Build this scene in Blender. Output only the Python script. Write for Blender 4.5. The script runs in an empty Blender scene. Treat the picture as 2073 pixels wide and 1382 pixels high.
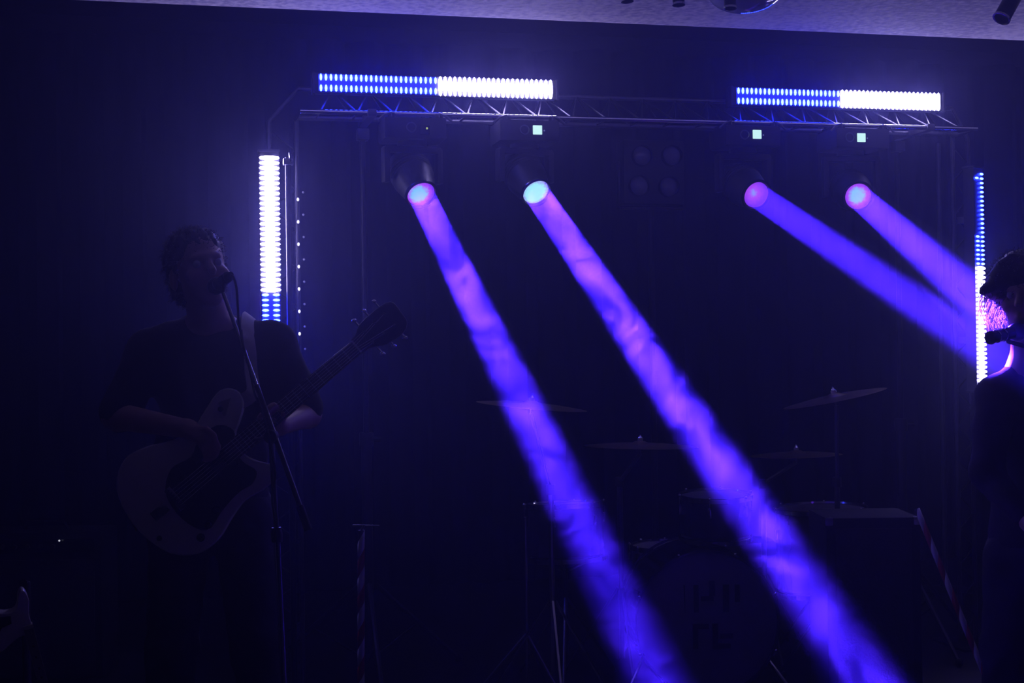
import bpy, bmesh, math, random
import numpy as np
from mathutils import Vector, Matrix, noise as mnoise

random.seed(7); np.random.seed(7)
SC = bpy.context.scene
COL = SC.collection
PI = math.pi

# ------------------------------------------------------------------ camera
CAM_LOC = Vector((0, 0, 1.6))
FPX = 2073 * 50 / 36.0
CAM_R = (Matrix.Rotation(math.radians(-13.5), 3, 'Z') @ Matrix.Rotation(PI / 2 + math.radians(0.5), 3, 'X')
         @ Matrix.Rotation(math.radians(-0.8), 3, 'Z'))
cd = bpy.data.cameras.new('camera'); cd.lens = 50; cd.sensor_width = 36; cd.clip_start = 0.02
cam = bpy.data.objects.new('camera', cd); COL.objects.link(cam)
cam.matrix_world = Matrix.Translation(CAM_LOC) @ CAM_R.to_4x4()
SC.camera = cam

# ------------------------------------------------------------------ world haze, exposure
HAZE = 0.025
w = bpy.data.worlds.new('world'); SC.world = w; w.use_nodes = True
nt = w.node_tree; nt.nodes.clear()
wo = nt.nodes.new('ShaderNodeOutputWorld')
bg = nt.nodes.new('ShaderNodeBackground'); bg.inputs[0].default_value = (0.02, 0.02, 0.1, 1); bg.inputs[1].default_value = 0.02
vs = nt.nodes.new('ShaderNodeVolumeScatter'); vs.inputs['Density'].default_value = HAZE; vs.inputs['Anisotropy'].default_value = 0.76
vs.inputs['Color'].default_value = (0.45, 0.45, 1, 1)
nt.links.new(bg.outputs[0], wo.inputs['Surface']); nt.links.new(vs.outputs[0], wo.inputs['Volume'])
SC.view_settings.view_transform = 'Standard'
SC.view_settings.look = 'None'
SC.view_settings.exposure = 0.0
SC.view_settings.gamma = 1.0
SC.view_settings.use_curve_mapping = False
SC.cycles.volume_bounces = 2
SC.cycles.use_light_tree = False
SC.cycles.sample_clamp_indirect = 4.0

BEAM_COL = (0.055, 0.013, 1.0)
BEAM_W = 28.0
BEAM_SPREAD = (3.2, 3.2, 2.4, 2.4)
LED_WHITE = ((0.46, 0.39, 1.0), 72.0)
LED_BLUE = ((0.009, 0.019, 1.0), 95.0)

# ------------------------------------------------------------------ pixel helpers (the photo's frame is 2073 x 1382)
def ray(px, py):
    return CAM_R @ Vector(((px - 1036.5) / FPX, -(py - 691) / FPX, -1))
def pt(px, py, Z):            # point at a depth Z along the view axis
    return CAM_LOC + ray(px, py) * Z
def ptY(px, py, Y):           # point on the vertical plane y = Y
    d = ray(px, py); return CAM_LOC + d * (Y / d.y)
RIGHT = CAM_R @ Vector((1, 0, 0)); RIGHT.z = 0; RIGHT.normalize()
FWD = Vector((-RIGHT.y, RIGHT.x, 0))
UP = Vector((0, 0, 1))

# ------------------------------------------------------------------ materials
MATS = {}
def mat(name, col, rough=0.5, metal=0.0, var=0.0, scale=12.0, bump=0.0, emit=None, estr=0.0, spec=0.5, trans=0.0, coat=0.0):
    if name in MATS: return MATS[name]
    m = bpy.data.materials.new(name); m.use_nodes = True
    t = m.node_tree; b = t.nodes['Principled BSDF']
    b.inputs['Roughness'].default_value = rough; b.inputs['Metallic'].default_value = metal
    b.inputs['Specular IOR Level'].default_value = spec
    b.inputs['Base Color'].default_value = (*col, 1)
    b.inputs['Transmission Weight'].default_value = trans
    b.inputs['Coat Weight'].default_value = coat
    if var or bump:
        tc = t.nodes.new('ShaderNodeTexCoord'); n = t.nodes.new('ShaderNodeTexNoise')
        n.inputs['Scale'].default_value = scale; n.inputs['Detail'].default_value = 4
        t.links.new(tc.outputs['Object'], n.inputs['Vector'])
        if var:
            mx = t.nodes.new('ShaderNodeMix'); mx.data_type = 'RGBA'
            mx.inputs[6].default_value = (*[c * (1 - var) for c in col], 1)
            mx.inputs[7].default_value = (*[min(1, c * (1 + var)) for c in col], 1)
            t.links.new(n.outputs['Fac'], mx.inputs[0]); t.links.new(mx.outputs[2], b.inputs['Base Color'])
        if bump:
            bp = t.nodes.new('ShaderNodeBump'); bp.inputs['Strength'].default_value = bump; bp.inputs['Distance'].default_value = 0.01
            t.links.new(n.outputs['Fac'], bp.inputs['Height']); t.links.new(bp.outputs[0], b.inputs['Normal'])
    if emit:
        b.inputs['Emission Color'].default_value = (*emit, 1); b.inputs['Emission Strength'].default_value = estr
    MATS[name] = m
    return m

mat('black_wall', (0.008, 0.008, 0.009), 0.85, var=0.3, scale=3, bump=0.1)
mat('dark_drape', (0.004, 0.004, 0.005), 0.95, var=0.3, scale=6)
mat('stage_black', (0.02, 0.02, 0.021), 0.55, var=0.4, scale=5, bump=0.1)
mat('floor_dark', (0.20, 0.17, 0.15), 0.5, var=0.4, scale=4, bump=0.1)
mat('chrome', (0.75, 0.75, 0.77), 0.16, 1.0, var=0.1, scale=30)
mat('alu', (0.55, 0.55, 0.57), 0.3, 1.0, var=0.15, scale=25)
mat('dark_steel', (0.05, 0.05, 0.052), 0.42, 0.9, var=0.2, scale=25)
mat('dull_steel', (0.15, 0.15, 0.155), 0.38, 0.9, var=0.2, scale=25)
mat('polished', (0.8, 0.8, 0.82), 0.10, 1.0, var=0.06, scale=30)
mat('powder_black', (0.015, 0.015, 0.016), 0.5, var=0.2, scale=60, bump=0.05)
mat('gloss_black', (0.012, 0.012, 0.013), 0.22, var=0.1, scale=20)
mat('rubber', (0.012, 0.012, 0.012), 0.8, var=0.2, scale=40)
mat('brass', (0.85, 0.66, 0.36), 0.33, 1.0, var=0.25, scale=18, bump=0.05)
mat('drum_shell', (0.025, 0.02, 0.035), 0.25, var=0.3, scale=10, coat=0.5)
mat('drum_white', (0.28, 0.27, 0.29), 0.5, var=0.08, scale=10)
mat('drum_grey', (0.16, 0.15, 0.17), 0.45, var=0.15, scale=8)
mat('mark_dark', (0.02, 0.015, 0.02), 0.6, var=0.2, scale=10)
mat('skin', (0.50, 0.31, 0.24), 0.5, var=0.08, scale=20, bump=0.03)
mat('hair_dark', (0.035, 0.022, 0.014), 0.5, var=0.4, scale=60)
mat('shirt_black', (0.014, 0.014, 0.017), 0.9, var=0.25, scale=30, bump=0.1)
mat('trousers', (0.015, 0.016, 0.022), 0.9, var=0.3, scale=40, bump=0.1)
mat('shoe', (0.02, 0.018, 0.016), 0.6, var=0.2, scale=20)
mat('cream', (0.7, 0.67, 0.6), 0.35, var=0.06, scale=6, coat=0.4)
mat('pickguard', (0.008, 0.008, 0.008), 0.35, var=0.1, scale=20)
mat('rosewood', (0.03, 0.018, 0.012), 0.6, var=0.4, scale=40)
mat('maple', (0.16, 0.10, 0.05), 0.45, var=0.2, scale=20)
mat('strap', (0.36, 0.33, 0.3), 0.7, var=0.15, scale=40, bump=0.1)
mat('tape_white', (0.62, 0.58, 0.62), 0.55, var=0.08, scale=20)
mat('tape_red', (0.30, 0.02, 0.03), 0.55, var=0.1, scale=20)
mat('eye_white', (0.7, 0.7, 0.7), 0.2, var=0.03)
mat('grille', (0.05, 0.05, 0.055), 0.4, 0.8, var=0.3, scale=200)
mat('cabinet_cloth', (0.02, 0.02, 0.02), 0.95, var=0.5, scale=120, bump=0.3)
mat('amp_vinyl', (0.006, 0.006, 0.006), 0.9, var=0.2, scale=150, bump=0.2)
mat('bar_housing', (0.02, 0.02, 0.022), 0.4, var=0.2, scale=30)
mat('lamp_glass', (0.28, 0.27, 0.45), 0.18, var=0.3, scale=14, coat=1.0)
mat('frosted_glass', (0.5, 0.5, 0.6), 0.12, var=0.05, scale=8, coat=1.0)
mat('led_white', (0.5, 0.5, 0.5), 0.3, emit=LED_WHITE[0], estr=LED_WHITE[1])
mat('led_blue', (0.3, 0.3, 0.5), 0.3, emit=LED_BLUE[0], estr=LED_BLUE[1])
mat('bloom_white', (0.4, 0.4, 0.4), 0.5, emit=(0.75, 0.68, 1.0), estr=1.6)
mat('bloom_blue', (0.2, 0.2, 0.3), 0.5, emit=(0.006, 0.006, 1.0), estr=0.10)
mat('screen_cyan', (0.2, 0.3, 0.3), 0.3, emit=(0.62, 1.0, 0.98), estr=0.95)
mat('pilot_green', (0.2, 0.3, 0.1), 0.3, emit=(0.5, 0.62, 0.12), estr=0.6)
mat('pilot_blue', (0.1, 0.1, 0.4), 0.3, emit=(0.12, 0.1, 1.0), estr=0.5)
mat('pilot_white', (0.4, 0.4, 0.4), 0.3, emit=(0.6, 0.6, 0.8), estr=0.9)
mat('glint_white', (0.4, 0.4, 0.4), 0.3, emit=(0.75, 0.72, 1.0), estr=1.6)
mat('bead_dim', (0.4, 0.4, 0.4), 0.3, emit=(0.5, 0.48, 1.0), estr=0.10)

def plaster():
    m = bpy.data.materials.new('plaster'); m.use_nodes = True; t = m.node_tree; b = t.nodes['Principled BSDF']
    b.inputs['Roughness'].default_value = 0.8
    tc = t.nodes.new('ShaderNodeTexCoord')
    n1 = t.nodes.new('ShaderNodeTexNoise'); n1.inputs['Scale'].default_value = 1.3; n1.inputs['Detail'].default_value = 6
    n2 = t.nodes.new('ShaderNodeTexNoise'); n2.inputs['Scale'].default_value = 38; n2.inputs['Detail'].default_value = 3
    mu = t.nodes.new('ShaderNodeMath'); mu.operation = 'MULTIPLY'
    r = t.nodes.new('ShaderNodeValToRGB')
    r.color_ramp.elements[0].position = 0.2; r.color_ramp.elements[0].color = (0.95, 0.88, 0.66, 1)
    r.color_ramp.elements[1].position = 0.36; r.color_ramp.elements[1].color = (0.52, 0.47, 0.40, 1)
    for n in (n1, n2): t.links.new(tc.outputs['Object'], n.inputs['Vector'])
    t.links.new(n1.outputs['Fac'], mu.inputs[0]); t.links.new(n2.outputs['Fac'], mu.inputs[1])
    t.links.new(mu.outputs[0], r.inputs[0]); t.links.new(r.outputs[0], b.inputs['Base Color'])
    bp = t.nodes.new('ShaderNodeBump'); bp.inputs['Strength'].default_value = 0.35; bp.inputs['Distance'].default_value = 0.006
    t.links.new(n2.outputs['Fac'], bp.inputs['Height']); t.links.new(bp.outputs[0], b.inputs['Normal'])
    MATS['plaster'] = m
plaster()
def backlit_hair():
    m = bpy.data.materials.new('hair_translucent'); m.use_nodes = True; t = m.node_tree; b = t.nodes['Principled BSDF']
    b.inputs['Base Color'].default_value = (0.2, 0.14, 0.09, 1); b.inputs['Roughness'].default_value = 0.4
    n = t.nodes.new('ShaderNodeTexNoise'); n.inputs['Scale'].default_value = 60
    r = t.nodes.new('ShaderNodeValToRGB'); r.color_ramp.elements[0].color = (0.5, 0.38, 0.28, 1); r.color_ramp.elements[1].color = (0.8, 0.66, 0.5, 1)  # paler than the dark hair, so the beam-lit locks come out bright
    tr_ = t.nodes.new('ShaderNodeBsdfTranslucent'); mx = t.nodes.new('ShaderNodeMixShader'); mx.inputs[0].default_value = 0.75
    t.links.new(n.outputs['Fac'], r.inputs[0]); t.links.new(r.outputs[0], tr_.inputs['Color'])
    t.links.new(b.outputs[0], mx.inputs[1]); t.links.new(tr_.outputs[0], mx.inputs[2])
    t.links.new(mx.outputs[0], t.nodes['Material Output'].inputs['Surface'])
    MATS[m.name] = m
backlit_hair()

def lens_mat(name, core, rim, edge, k, shift=(0, 0)):
    """a lit moving-head lens: bright gobo core, magenta fringe, glass facets; it is the lamp itself"""
    m = bpy.data.materials.new(name); m.use_nodes = True; t = m.node_tree; b = t.nodes['Principled BSDF']
    b.inputs['Base Color'].default_value = (0.05, 0.05, 0.08, 1); b.inputs['Roughness'].default_value = 0.1
    tc = t.nodes.new('ShaderNodeTexCoord')
    mp = t.nodes.new('ShaderNodeMapping'); mp.inputs['Location'].default_value = (*shift, 0)
    t.links.new(tc.outputs['Object'], mp.inputs['Vector'])
    ln = t.nodes.new('ShaderNodeVectorMath'); ln.operation = 'LENGTH'; t.links.new(mp.outputs[0], ln.inputs[0])
    mr = t.nodes.new('ShaderNodeMapRange'); mr.inputs[1].default_value = 0; mr.inputs[2].default_value = 0.062
    t.links.new(ln.outputs['Value'], mr.inputs[0])
    n = t.nodes.new('ShaderNodeTexNoise'); n.inputs['Scale'].default_value = 45; n.inputs['Detail'].default_value = 3; n.inputs['Distortion'].default_value = 1.5
    t.links.new(tc.outputs['Object'], n.inputs['Vector'])
    ad = t.nodes.new('ShaderNodeMath'); ad.operation = 'MULTIPLY_ADD'; ad.inputs[1].default_value = 0.5; ad.inputs[2].default_value = -0.25
    t.links.new(n.outputs['Fac'], ad.inputs[0])
    a2 = t.nodes.new('ShaderNodeMath'); a2.operation = 'ADD'; t.links.new(mr.outputs[0], a2.inputs[0]); t.links.new(ad.outputs[0], a2.inputs[1])
    r = t.nodes.new('ShaderNodeValToRGB'); e = r.color_ramp.elements
    e[0].position = edge - 0.12; e[0].color = (*core, 1); e[1].position = edge + 0.12; e[1].color = (*rim, 1)
    x = e.new(1.0); x.color = (rim[0] * .4, rim[1] * .4, rim[2], 1)
    t.links.new(a2.outputs[0], r.inputs[0]); t.links.new(r.outputs[0], b.inputs['Emission Color'])
    b.inputs['Emission Strength'].default_value = k
    MATS[name] = m
CY = (0.22, 0.66, 1.0); MG = (0.42, 0.07, 1.0)
lens_mat('lens_a', (0.20, 0.56, 1.0), MG, 0.62, 1.0, (0.012, -0.004))
lens_mat('lens_b', (0.36, 0.88, 1.0), (0.36, 0.3, 1.0), 0.80, 1.0, (0.006, 0))
lens_mat('lens_c', (0.22, 0.36, 0.95), MG, 0.25, 0.95, (0.02, -0.012))
lens_mat('lens_d', (0.20, 0.56, 1.0), MG, 0.58, 1.0, (0.006, -0.006))

# ------------------------------------------------------------------ mesh helpers
def link(name, me, parent=None, m=None):
    o = bpy.data.objects.new(name, me); COL.objects.link(o)
    if m is not None and not me.materials: me.materials.append(MATS[m])
    if parent is not None:
        o.parent = parent
        o.matrix_parent_inverse = parent.matrix_world.inverted() if parent.type == 'EMPTY' else Matrix()
    return o

def tag(o, label, cat, group=None):
    o['label'] = label; o['category'] = cat
    if group: o['group'] = group
    return o

def thing(name, label, cat, loc, group=None, rot=None):
    o = bpy.data.objects.new(name, None); COL.objects.link(o)
    mw = Matrix.Translation(loc)
    if rot is not None: mw = mw @ rot.to_4x4()
    o.matrix_world = mw
    o.empty_display_size = 0.05
    return tag(o, label, cat, group)

def to_mesh(bm, name='mesh', smooth=True):
    me = bpy.data.meshes.new(name); bm.normal_update(); bm.to_mesh(me); bm.free()
    if smooth:
        for p in me.polygons: p.use_smooth = True
        try: me.set_sharp_from_angle(angle=math.radians(40))
        except Exception: pass
    return me

def frame_z(d):
    d = Vector(d).normalized(); a = Vector((0, 0, 1)) if abs(d.z) < 0.95 else Vector((1, 0, 0))
    x = a.cross(d).normalized(); y = d.cross(x)
    return Matrix((x, y, d)).transposed()

class B:
    """collects shapes into one mesh"""
    def __init__(s): s.bm = bmesh.new()
    def box(s, c, size, rot=None, bev=0.0):
        r = bmesh.ops.create_cube(s.bm, size=1.0)
        mt = Matrix.Translation(c) @ ((rot.to_4x4()) if rot is not None else Matrix()) @ Matrix.Diagonal((*size, 1))
        bmesh.ops.transform(s.bm, matrix=mt, verts=r['verts'])
        if bev:
            es = list({e for v in r['verts'] for e in v.link_edges})
            bmesh.ops.bevel(s.bm, geom=es, offset=bev, segments=2, affect='EDGES', profile=0.7)
        return s
    def tube(s, pts, r, seg=10, caps=True):
        pts = [Vector(p) for p in pts]; n = len(pts)
        rs = r if isinstance(r, (list, tuple)) else [r] * n
        rings = []; x = None
        for i, p in enumerate(pts):
            d = (pts[min(i + 1, n - 1)] - pts[max(i - 1, 0)]).normalized()
            if x is None: x = frame_z(d).col[0].copy()
            x = (x - d * x.dot(d)).normalized(); y = d.cross(x)
            rings.append([s.bm.verts.new(p + (x * math.cos(2 * PI * k / seg) + y * math.sin(2 * PI * k / seg)) * rs[i]) for k in range(seg)])
        for a, b in zip(rings, rings[1:]):
            for k in range(seg):
                s.bm.faces.new((a[k], a[(k + 1) % seg], b[(k + 1) % seg], b[k]))
        if caps:
            s.bm.faces.new(rings[0][::-1]); s.bm.faces.new(rings[-1])
        return s
    def lathe(s, prof, c=(0, 0, 0), axis=(0, 0, 1), seg=24):
        """prof: (radius, height) pairs"""
        F = frame_z(axis); c = Vector(c); rings = []
        for r, h in prof:
            if r < 1e-6: rings.append([s.bm.verts.new(c + F @ Vector((0, 0, h)))])
            else: rings.append([s.bm.verts.new(c + F @ Vector((r * math.cos(2 * PI * k / seg), r * math.sin(2 * PI * k / seg), h))) for k in range(seg)])
        for a, b in zip(rings, rings[1:]):
            for k in range(seg):
                k2 = (k + 1) % seg
                if len(a) == 1 and len(b) == 1: continue
                if len(a) == 1: s.bm.faces.new((a[0], b[k2], b[k]))
                elif len(b) == 1: s.bm.faces.new((a[k], a[k2], b[0]))
                else: s.bm.faces.new((a[k], a[k2], b[k2], b[k]))
        return s
    def prism(s, outline, z0, z1, F, o, bev=0.0):
        """outline in local (u, v); extruded along local n from z0 to z1, rims rounded by bev"""
        cx = sum(p[0] for p in outline) / len(outline); cy = sum(p[1] for p in outline) / len(outline)
        rings = []
        L = [(z0, bev), (z0 + bev * .3, bev * .3), (z0 + bev, 0), (z1 - bev, 0), (z1 - bev * .3, bev * .3), (z1, bev)] if bev else [(z0, 0), (z1, 0)]
        for z, ins in L:
            rg = []
            for (u, v) in outline:
                d = math.hypot(u - cx, v - cy) or 1; k = 1 - ins / d
                rg.append(s.bm.verts.new(Vector(o) + F @ Vector((cx + (u - cx) * k, cy + (v - cy) * k, z))))
            rings.append(rg)
        n = len(outline)
        for a, b in zip(rings, rings[1:]):
            for k in range(n): s.bm.faces.new((a[k], a[(k + 1) % n], b[(k + 1) % n], b[k]))
        s.bm.faces.new(rings[0][::-1]); s.bm.faces.new(rings[-1])
        return s
    def ball(s, c, r, sc=(1, 1, 1), seg=12):
        q = bmesh.ops.create_uvsphere(s.bm, u_segments=seg, v_segments=max(6, seg // 2), radius=r)
        bmesh.ops.transform(s.bm, matrix=Matrix.Translation(c) @ Matrix.Diagonal((*sc, 1)), verts=q['verts'])
        return s
    def mesh(s, name='mesh', smooth=True):
        bmesh.ops.recalc_face_normals(s.bm, faces=s.bm.faces[:])
        return to_mesh(s.bm, name, smooth)
    def put(s, name, m, parent=None, smooth=True):
        return link(name, s.mesh(name, smooth), parent, m)

def smooth_loop(pts, n=6, closed=True):
    out = []; N = len(pts)
    rng = range(N) if closed else range(N - 1)
    g = (lambda i: pts[i % N]) if closed else (lambda i: pts[max(0, min(N - 1, i))])
    for i in rng:
        p0, p1, p2, p3 = (Vector(g(i + k)) for k in (-1, 0, 1, 2))
        for j in range(n):
            t = j / n
            out.append(tuple(0.5 * ((2 * p1) + (p2 - p0) * t + (2 * p0 - 5 * p1 + 4 * p2 - p3) * t * t + (3 * p1 - p0 - 3 * p2 + p3) * t ** 3)))
    if not closed: out.append(tuple(pts[-1]))
    return out

def dup(root, mw, label=None, group=None):
    r = root.copy(); COL.objects.link(r); r.matrix_world = mw
    if label: r['label'] = label
    if group: r['group'] = group
    for ch in list(root.children):
        c = ch.copy(); COL.objects.link(c); c.parent = r
        for g in list(ch.children):
            d = g.copy(); COL.objects.link(d); d.parent = c
    return r

# ------------------------------------------------------------------ the setting
STAGE_Z = 0.2
CEIL_Z = 2.9
EDGE_Y = ptY(1100, 46, 5.0).y * (CEIL_Z - 1.6) / (ptY(1100, 46, 5.0).z - 1.6)     # where the front ceiling stops before the stage
XL, XR, YB, YF = -2.6, 5.6, 8.6, -2.5
def struct(name, b, m):
    o = b.put(name, m, smooth=False); o['kind'] = 'structure'; return o
struct('floor', B().box(((XL + XR) / 2, 0.95, -0.05), (XR - XL, 6.9, 0.1)), 'floor_dark')
struct('stage_platform', B().box(((XL + XR) / 2, 6.05, STAGE_Z / 2 - 0.05), (XR - XL, 5.1, STAGE_Z + 0.1)), 'stage_black')
struct('wall_back', B().box(((XL + XR) / 2, YB + 0.05, 1.8), (XR - XL + 0.4, 0.1, 3.8)), 'black_wall')
struct('wall_left', B().box((XL - 0.05, 3.05, 1.8), (0.1, 11.3, 3.8)), 'black_wall')
struct('wall_right', B().box((XR + 0.05, 3.05, 1.8), (0.1, 11.3, 3.8)), 'black_wall')
struct('wall_front', B().box(((XL + XR) / 2, YF - 0.05, 1.8), (XR - XL + 0.4, 0.1, 3.8)), 'black_wall')
R_EDGE = 0.05
struct('ceiling', B().box(((XL + XR) / 2, (YF + EDGE_Y - R_EDGE) / 2, CEIL_Z + 0.2), (XR - XL, EDGE_Y - R_EDGE - YF, 0.4)), 'plaster')
# rounded plaster lip along the ceiling's stage edge
prof = [(EDGE_Y - R_EDGE, CEIL_Z)] + [(EDGE_Y - R_EDGE + R_EDGE * math.sin(a), CEIL_Z + R_EDGE - R_EDGE * math.cos(a)) for a in [PI / 2 * k / 8 for k in range(1, 9)]] + [(EDGE_Y, CEIL_Z + 0.4), (EDGE_Y - R_EDGE, CEIL_Z + 0.4)]
lip = B()
ra = [lip.bm.verts.new((XL, y, z)) for y, z in prof]; rb = [lip.bm.verts.new((XR, y, z)) for y, z in prof]
for i in range(len(prof)):
    j = (i + 1) % len(prof); lip.bm.faces.new((ra[i], ra[j], rb[j], rb[i]))
lip.bm.faces.new(ra[::-1]); lip.bm.faces.new(rb)
o = lip.put('trim_1', 'plaster'); o['kind'] = 'structure'
struct('ceiling', B().box(((XL + XR) / 2, (EDGE_Y + YB) / 2, 3.65), (XR - XL, YB - EDGE_Y, 0.1)), 'black_wall')
# dark pleated drape hung along the back of the stage
dr = B(); cols = []
for i in range(241):
    x = XL + 0.05 + (XR - XL - 0.1) * i / 240
    y = YB - 0.16 + 0.045 * math.sin(i * 0.9) + 0.02 * math.sin(i * 0.37)
    cols.append([dr.bm.verts.new((x, y + 0.01 * math.sin(i * .23) * k, STAGE_Z + 0.02 + (3.45 - STAGE_Z) * k / 4)) for k in range(5)])
for a, b in zip(cols, cols[1:]):
    for k in range(4): dr.bm.faces.new((a[k], b[k], b[k + 1], a[k + 1]))
o = dr.put('stage_curtain', 'dark_drape')
md = o.modifiers.new('thick', 'SOLIDIFY'); md.thickness = 0.012
tag(o, 'dark pleated curtain covering the back wall of the stage', 'curtain')

# ------------------------------------------------------------------ goal-post truss and its stands
TY, TB, UY = 5.82, 5.98, 6.03                       # front and back bottom chords, top chord and uprights
def T(px, py, y): return ptY(px, py, y)
zt = 0.5 * (T(640, 227, TY).z + T(1900, 258, TY).z)  # bottom chords
zu = zt + 0.13                                       # top chord
xi, xo = T(601, 400, UY).x, T(546, 400, UY).x        # left upright, inner and outer chord
xri, xro = T(1928, 300, UY).x, T(1959, 300, UY).x    # right upright
tr = thing('lighting_truss', 'slim metal goal post truss spanning the stage under the LED bars', 'truss', (xi, UY, STAGE_Z))
CR = 0.0105
B().tube([(xi, UY, zt), (xi, TY, zt), (xri, TY, zt), (xri, UY, zt)], CR, 16).put('chord', 'polished', tr)
B().tube([(xi, TB, zt), (xri, TB, zt)], CR, 12).put('chord', 'dull_steel', tr)
B().tube([(xo, UY, STAGE_Z + 0.02), (xo, UY, zt - 0.012), (xi + 0.01, UY, zu), (xri, UY, zu), (xro, UY, zt - 0.012), (xro, UY, STAGE_Z + 0.02)], CR, 12).put('chord', 'dull_steel', tr)
for x in (xi, xri):
    B().tube([(x, UY, STAGE_Z + 0.02), (x, UY, zt)], CR, 12).put('chord', 'dull_steel', tr)
nb = 19; bx0 = xi + 0.08; bw = (xri - xi - 0.16) / nb
for y in (TY, TB):
    for k in range(nb):                                # zig-zag lacing up to the top chord
        x0 = bx0 + k * bw
        B().tube([(x0, y, zt), (x0 + bw / 2, UY, zu), (x0 + bw, y, zt)], 0.0042, 6).put('lacing', 'dark_steel', tr)
for k in range(nb + 1):
    x = bx0 + k * bw
    B().tube([(x, TY, zt), (x, TB, zt)], 0.0042, 6).put('cross_brace', 'dark_steel', tr)
for (xa, xb_) in ((xo, xi), (xri, xro)):
    nv = 14; hv = (zt - 0.05 - STAGE_Z - 0.05) / nv
    for k in range(nv):
        z0 = STAGE_Z + 0.05 + k * hv
        B().tube([(xa, UY, z0), (xb_, UY, z0 + hv / 2), (xa, UY, z0 + hv)], 0.004, 6).put('lacing', 'powder_black', tr)
for x0, x1 in ((xo - .07, xi + .07), (xri - .07, xro + .07)):
    B().box(((x0 + x1) / 2, UY, STAGE_Z + 0.006), (x1 - x0, 0.3, 0.012), bev=0.003).put('base_plate', 'powder_black', tr)

def light_stand(px, lab):
    P = T(px, 300, 6.12); x, y = P.x, P.y
    t = thing('lighting_stand', lab, 'stand', (x, y, STAGE_Z), 'wind-up stands carrying the truss')
    B().tube([(x, y, STAGE_Z + .12), (x, y, 1.25)], 0.0225, 14).put('lower_tube', 'powder_black', t)
    B().tube([(x, y, 1.2), (x, y, zt - 0.05)], 0.0125, 14).put('upper_tube', 'dark_steel', t)
    B().lathe([(0, -.03), (.03, -.03), (.032, 0), (.03, .03), (0, .03)], (x, y, 1.24), seg=14).put('collar', 'powder_black', t)
    B().tube([(x + .03, y, 1.24), (x + .065, y, 1.24)], .011, 8).put('knob', 'rubber', t)
    hd = B().box((x, y - .01, zt - 0.045), (0.05, 0.06, 0.05), bev=.006).box((x, y - .16, zt), (0.038, 0.32, 0.03), bev=.006)
    hd.put('truss_clamp', 'dull_steel', t)
    for k in range(3):
        a = k * 2 * PI / 3 + .5; d = Vector((math.cos(a), math.sin(a), 0))
        L = B().tube([Vector((x, y, .62)) + d * .03, Vector((x, y, STAGE_Z + .02)) + d * .5], .011, 8)
        lg = L.put('leg', 'powder_black', t)
        B().ball(Vector((x, y, STAGE_Z + .02)) + d * .5, .019, seg=8).put('rubber_foot', 'rubber', lg)
        B().tube([Vector((x, y, .3)) + d * .025, Vector((x, y, .41)) + d * .25], .006, 6).put('brace', 'powder_black', t)
    return t
light_stand(734, 'tall slim stand pole reaching the truss behind the guitar headstock')
light_stand(1815, 'tall slim stand pole reaching the truss at the right, near the vertical LED bar')
# slim drape upright further right
P = ptY(1899, 300, 7.4)
t = thing('drape_upright', 'thin dark upright pole behind the right end of the truss', 'pole', (P.x, 7.4, STAGE_Z))
B().tube([(P.x, 7.4, STAGE_Z), (P.x, 7.4, 2.78)], .014, 12).put('pole', 'dull_steel', t)
B().lathe([(0, 0), (.16, 0), (.16, .012), (.03, .03), (.02, .06), (0, .06)], (P.x, 7.4, STAGE_Z), seg=20).put('base', 'powder_black', t)

# ------------------------------------------------------------------ LED bars
def led_mesh(name, m, ru, rv):
    b = B(); seg = 8
    rings = [(1.0, 0.0), (0.9, 0.0035), (0.5, 0.0065)]
    R = [[b.bm.verts.new((ru * k * math.cos(2 * PI * i / seg), rv * k * math.sin(2 * PI * i / seg), h)) for i in range(seg)] for k, h in rings]
    for a, c in zip(R, R[1:]):
        for i in range(seg): b.bm.faces.new((a[i], a[(i + 1) % seg], c[(i + 1) % seg], c[i]))
    b.bm.faces.new(R[-1])
    me = b.mesh(name); me.materials.append(MATS[m]); return me
LEDM = {'w': led_mesh('diode_white', 'led_white', 0.0070, 0.0195), 'b': led_mesh('diode_blue', 'led_blue', 0.0055, 0.0150)}  # white diodes oversized, their bloom put into the shape
PITCH = 1.01 / 48
def led_bar(F, origin, whites, label, gap=0.0225, skip=()):
    """F columns: along the bar, across it, facing; 48 x 2 diodes"""
    t = thing('led_bar', label, 'LED bar', origin, 'LED pixel bars on the truss', F)
    inv = lambda o: None
    L = 48 * PITCH
    hb = B().box((L / 2, 0, -0.035), (L + 0.03, 0.084, 0.055), bev=.006)
    o = hb.put('housing', 'bar_housing'); o.parent = t
    for a in (-0.02, L + 0.02):
        c = B().box((a, 0, -0.035), (0.012, 0.09, 0.062), bev=.003).put('end_cap', 'powder_black'); c.parent = t
    for a in (L * .22, L * .78):
        c = B().box((a, -0.0, -0.085), (0.03, 0.05, 0.05), bev=.004).put('bracket', 'dull_steel'); c.parent = t
    # glowing strip added for the bloom between diodes, one length per colour
    runs = []; k = 0
    for k in range(48):
        if runs and runs[-1][2] == (k in whites): runs[-1][1] = k
        else: runs.append([k, k, k in whites])
    for a, b_, wh in runs:
        if skip and not wh: continue
        c = B().box(((a + b_ + 1) / 2 * PITCH, 0, -0.0055), ((b_ - a + 1) * PITCH - .001, 0.038 if wh else 0.07, 0.004)).put('bloom_strip', 'bloom_white' if wh else 'bloom_blue', smooth=False)
        c.parent = t
    for k in range(48):
        for s in (-1, 1):
            if (k, s) in skip: continue
            d = bpy.data.objects.new('diode', LEDM['w' if k in whites else 'b']); COL.objects.link(d)
            d.parent = t; d.location = ((k + .5) * PITCH, s * gap, -0.0035)
    return t
FACE = Vector((0, -1, 0))
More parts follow.
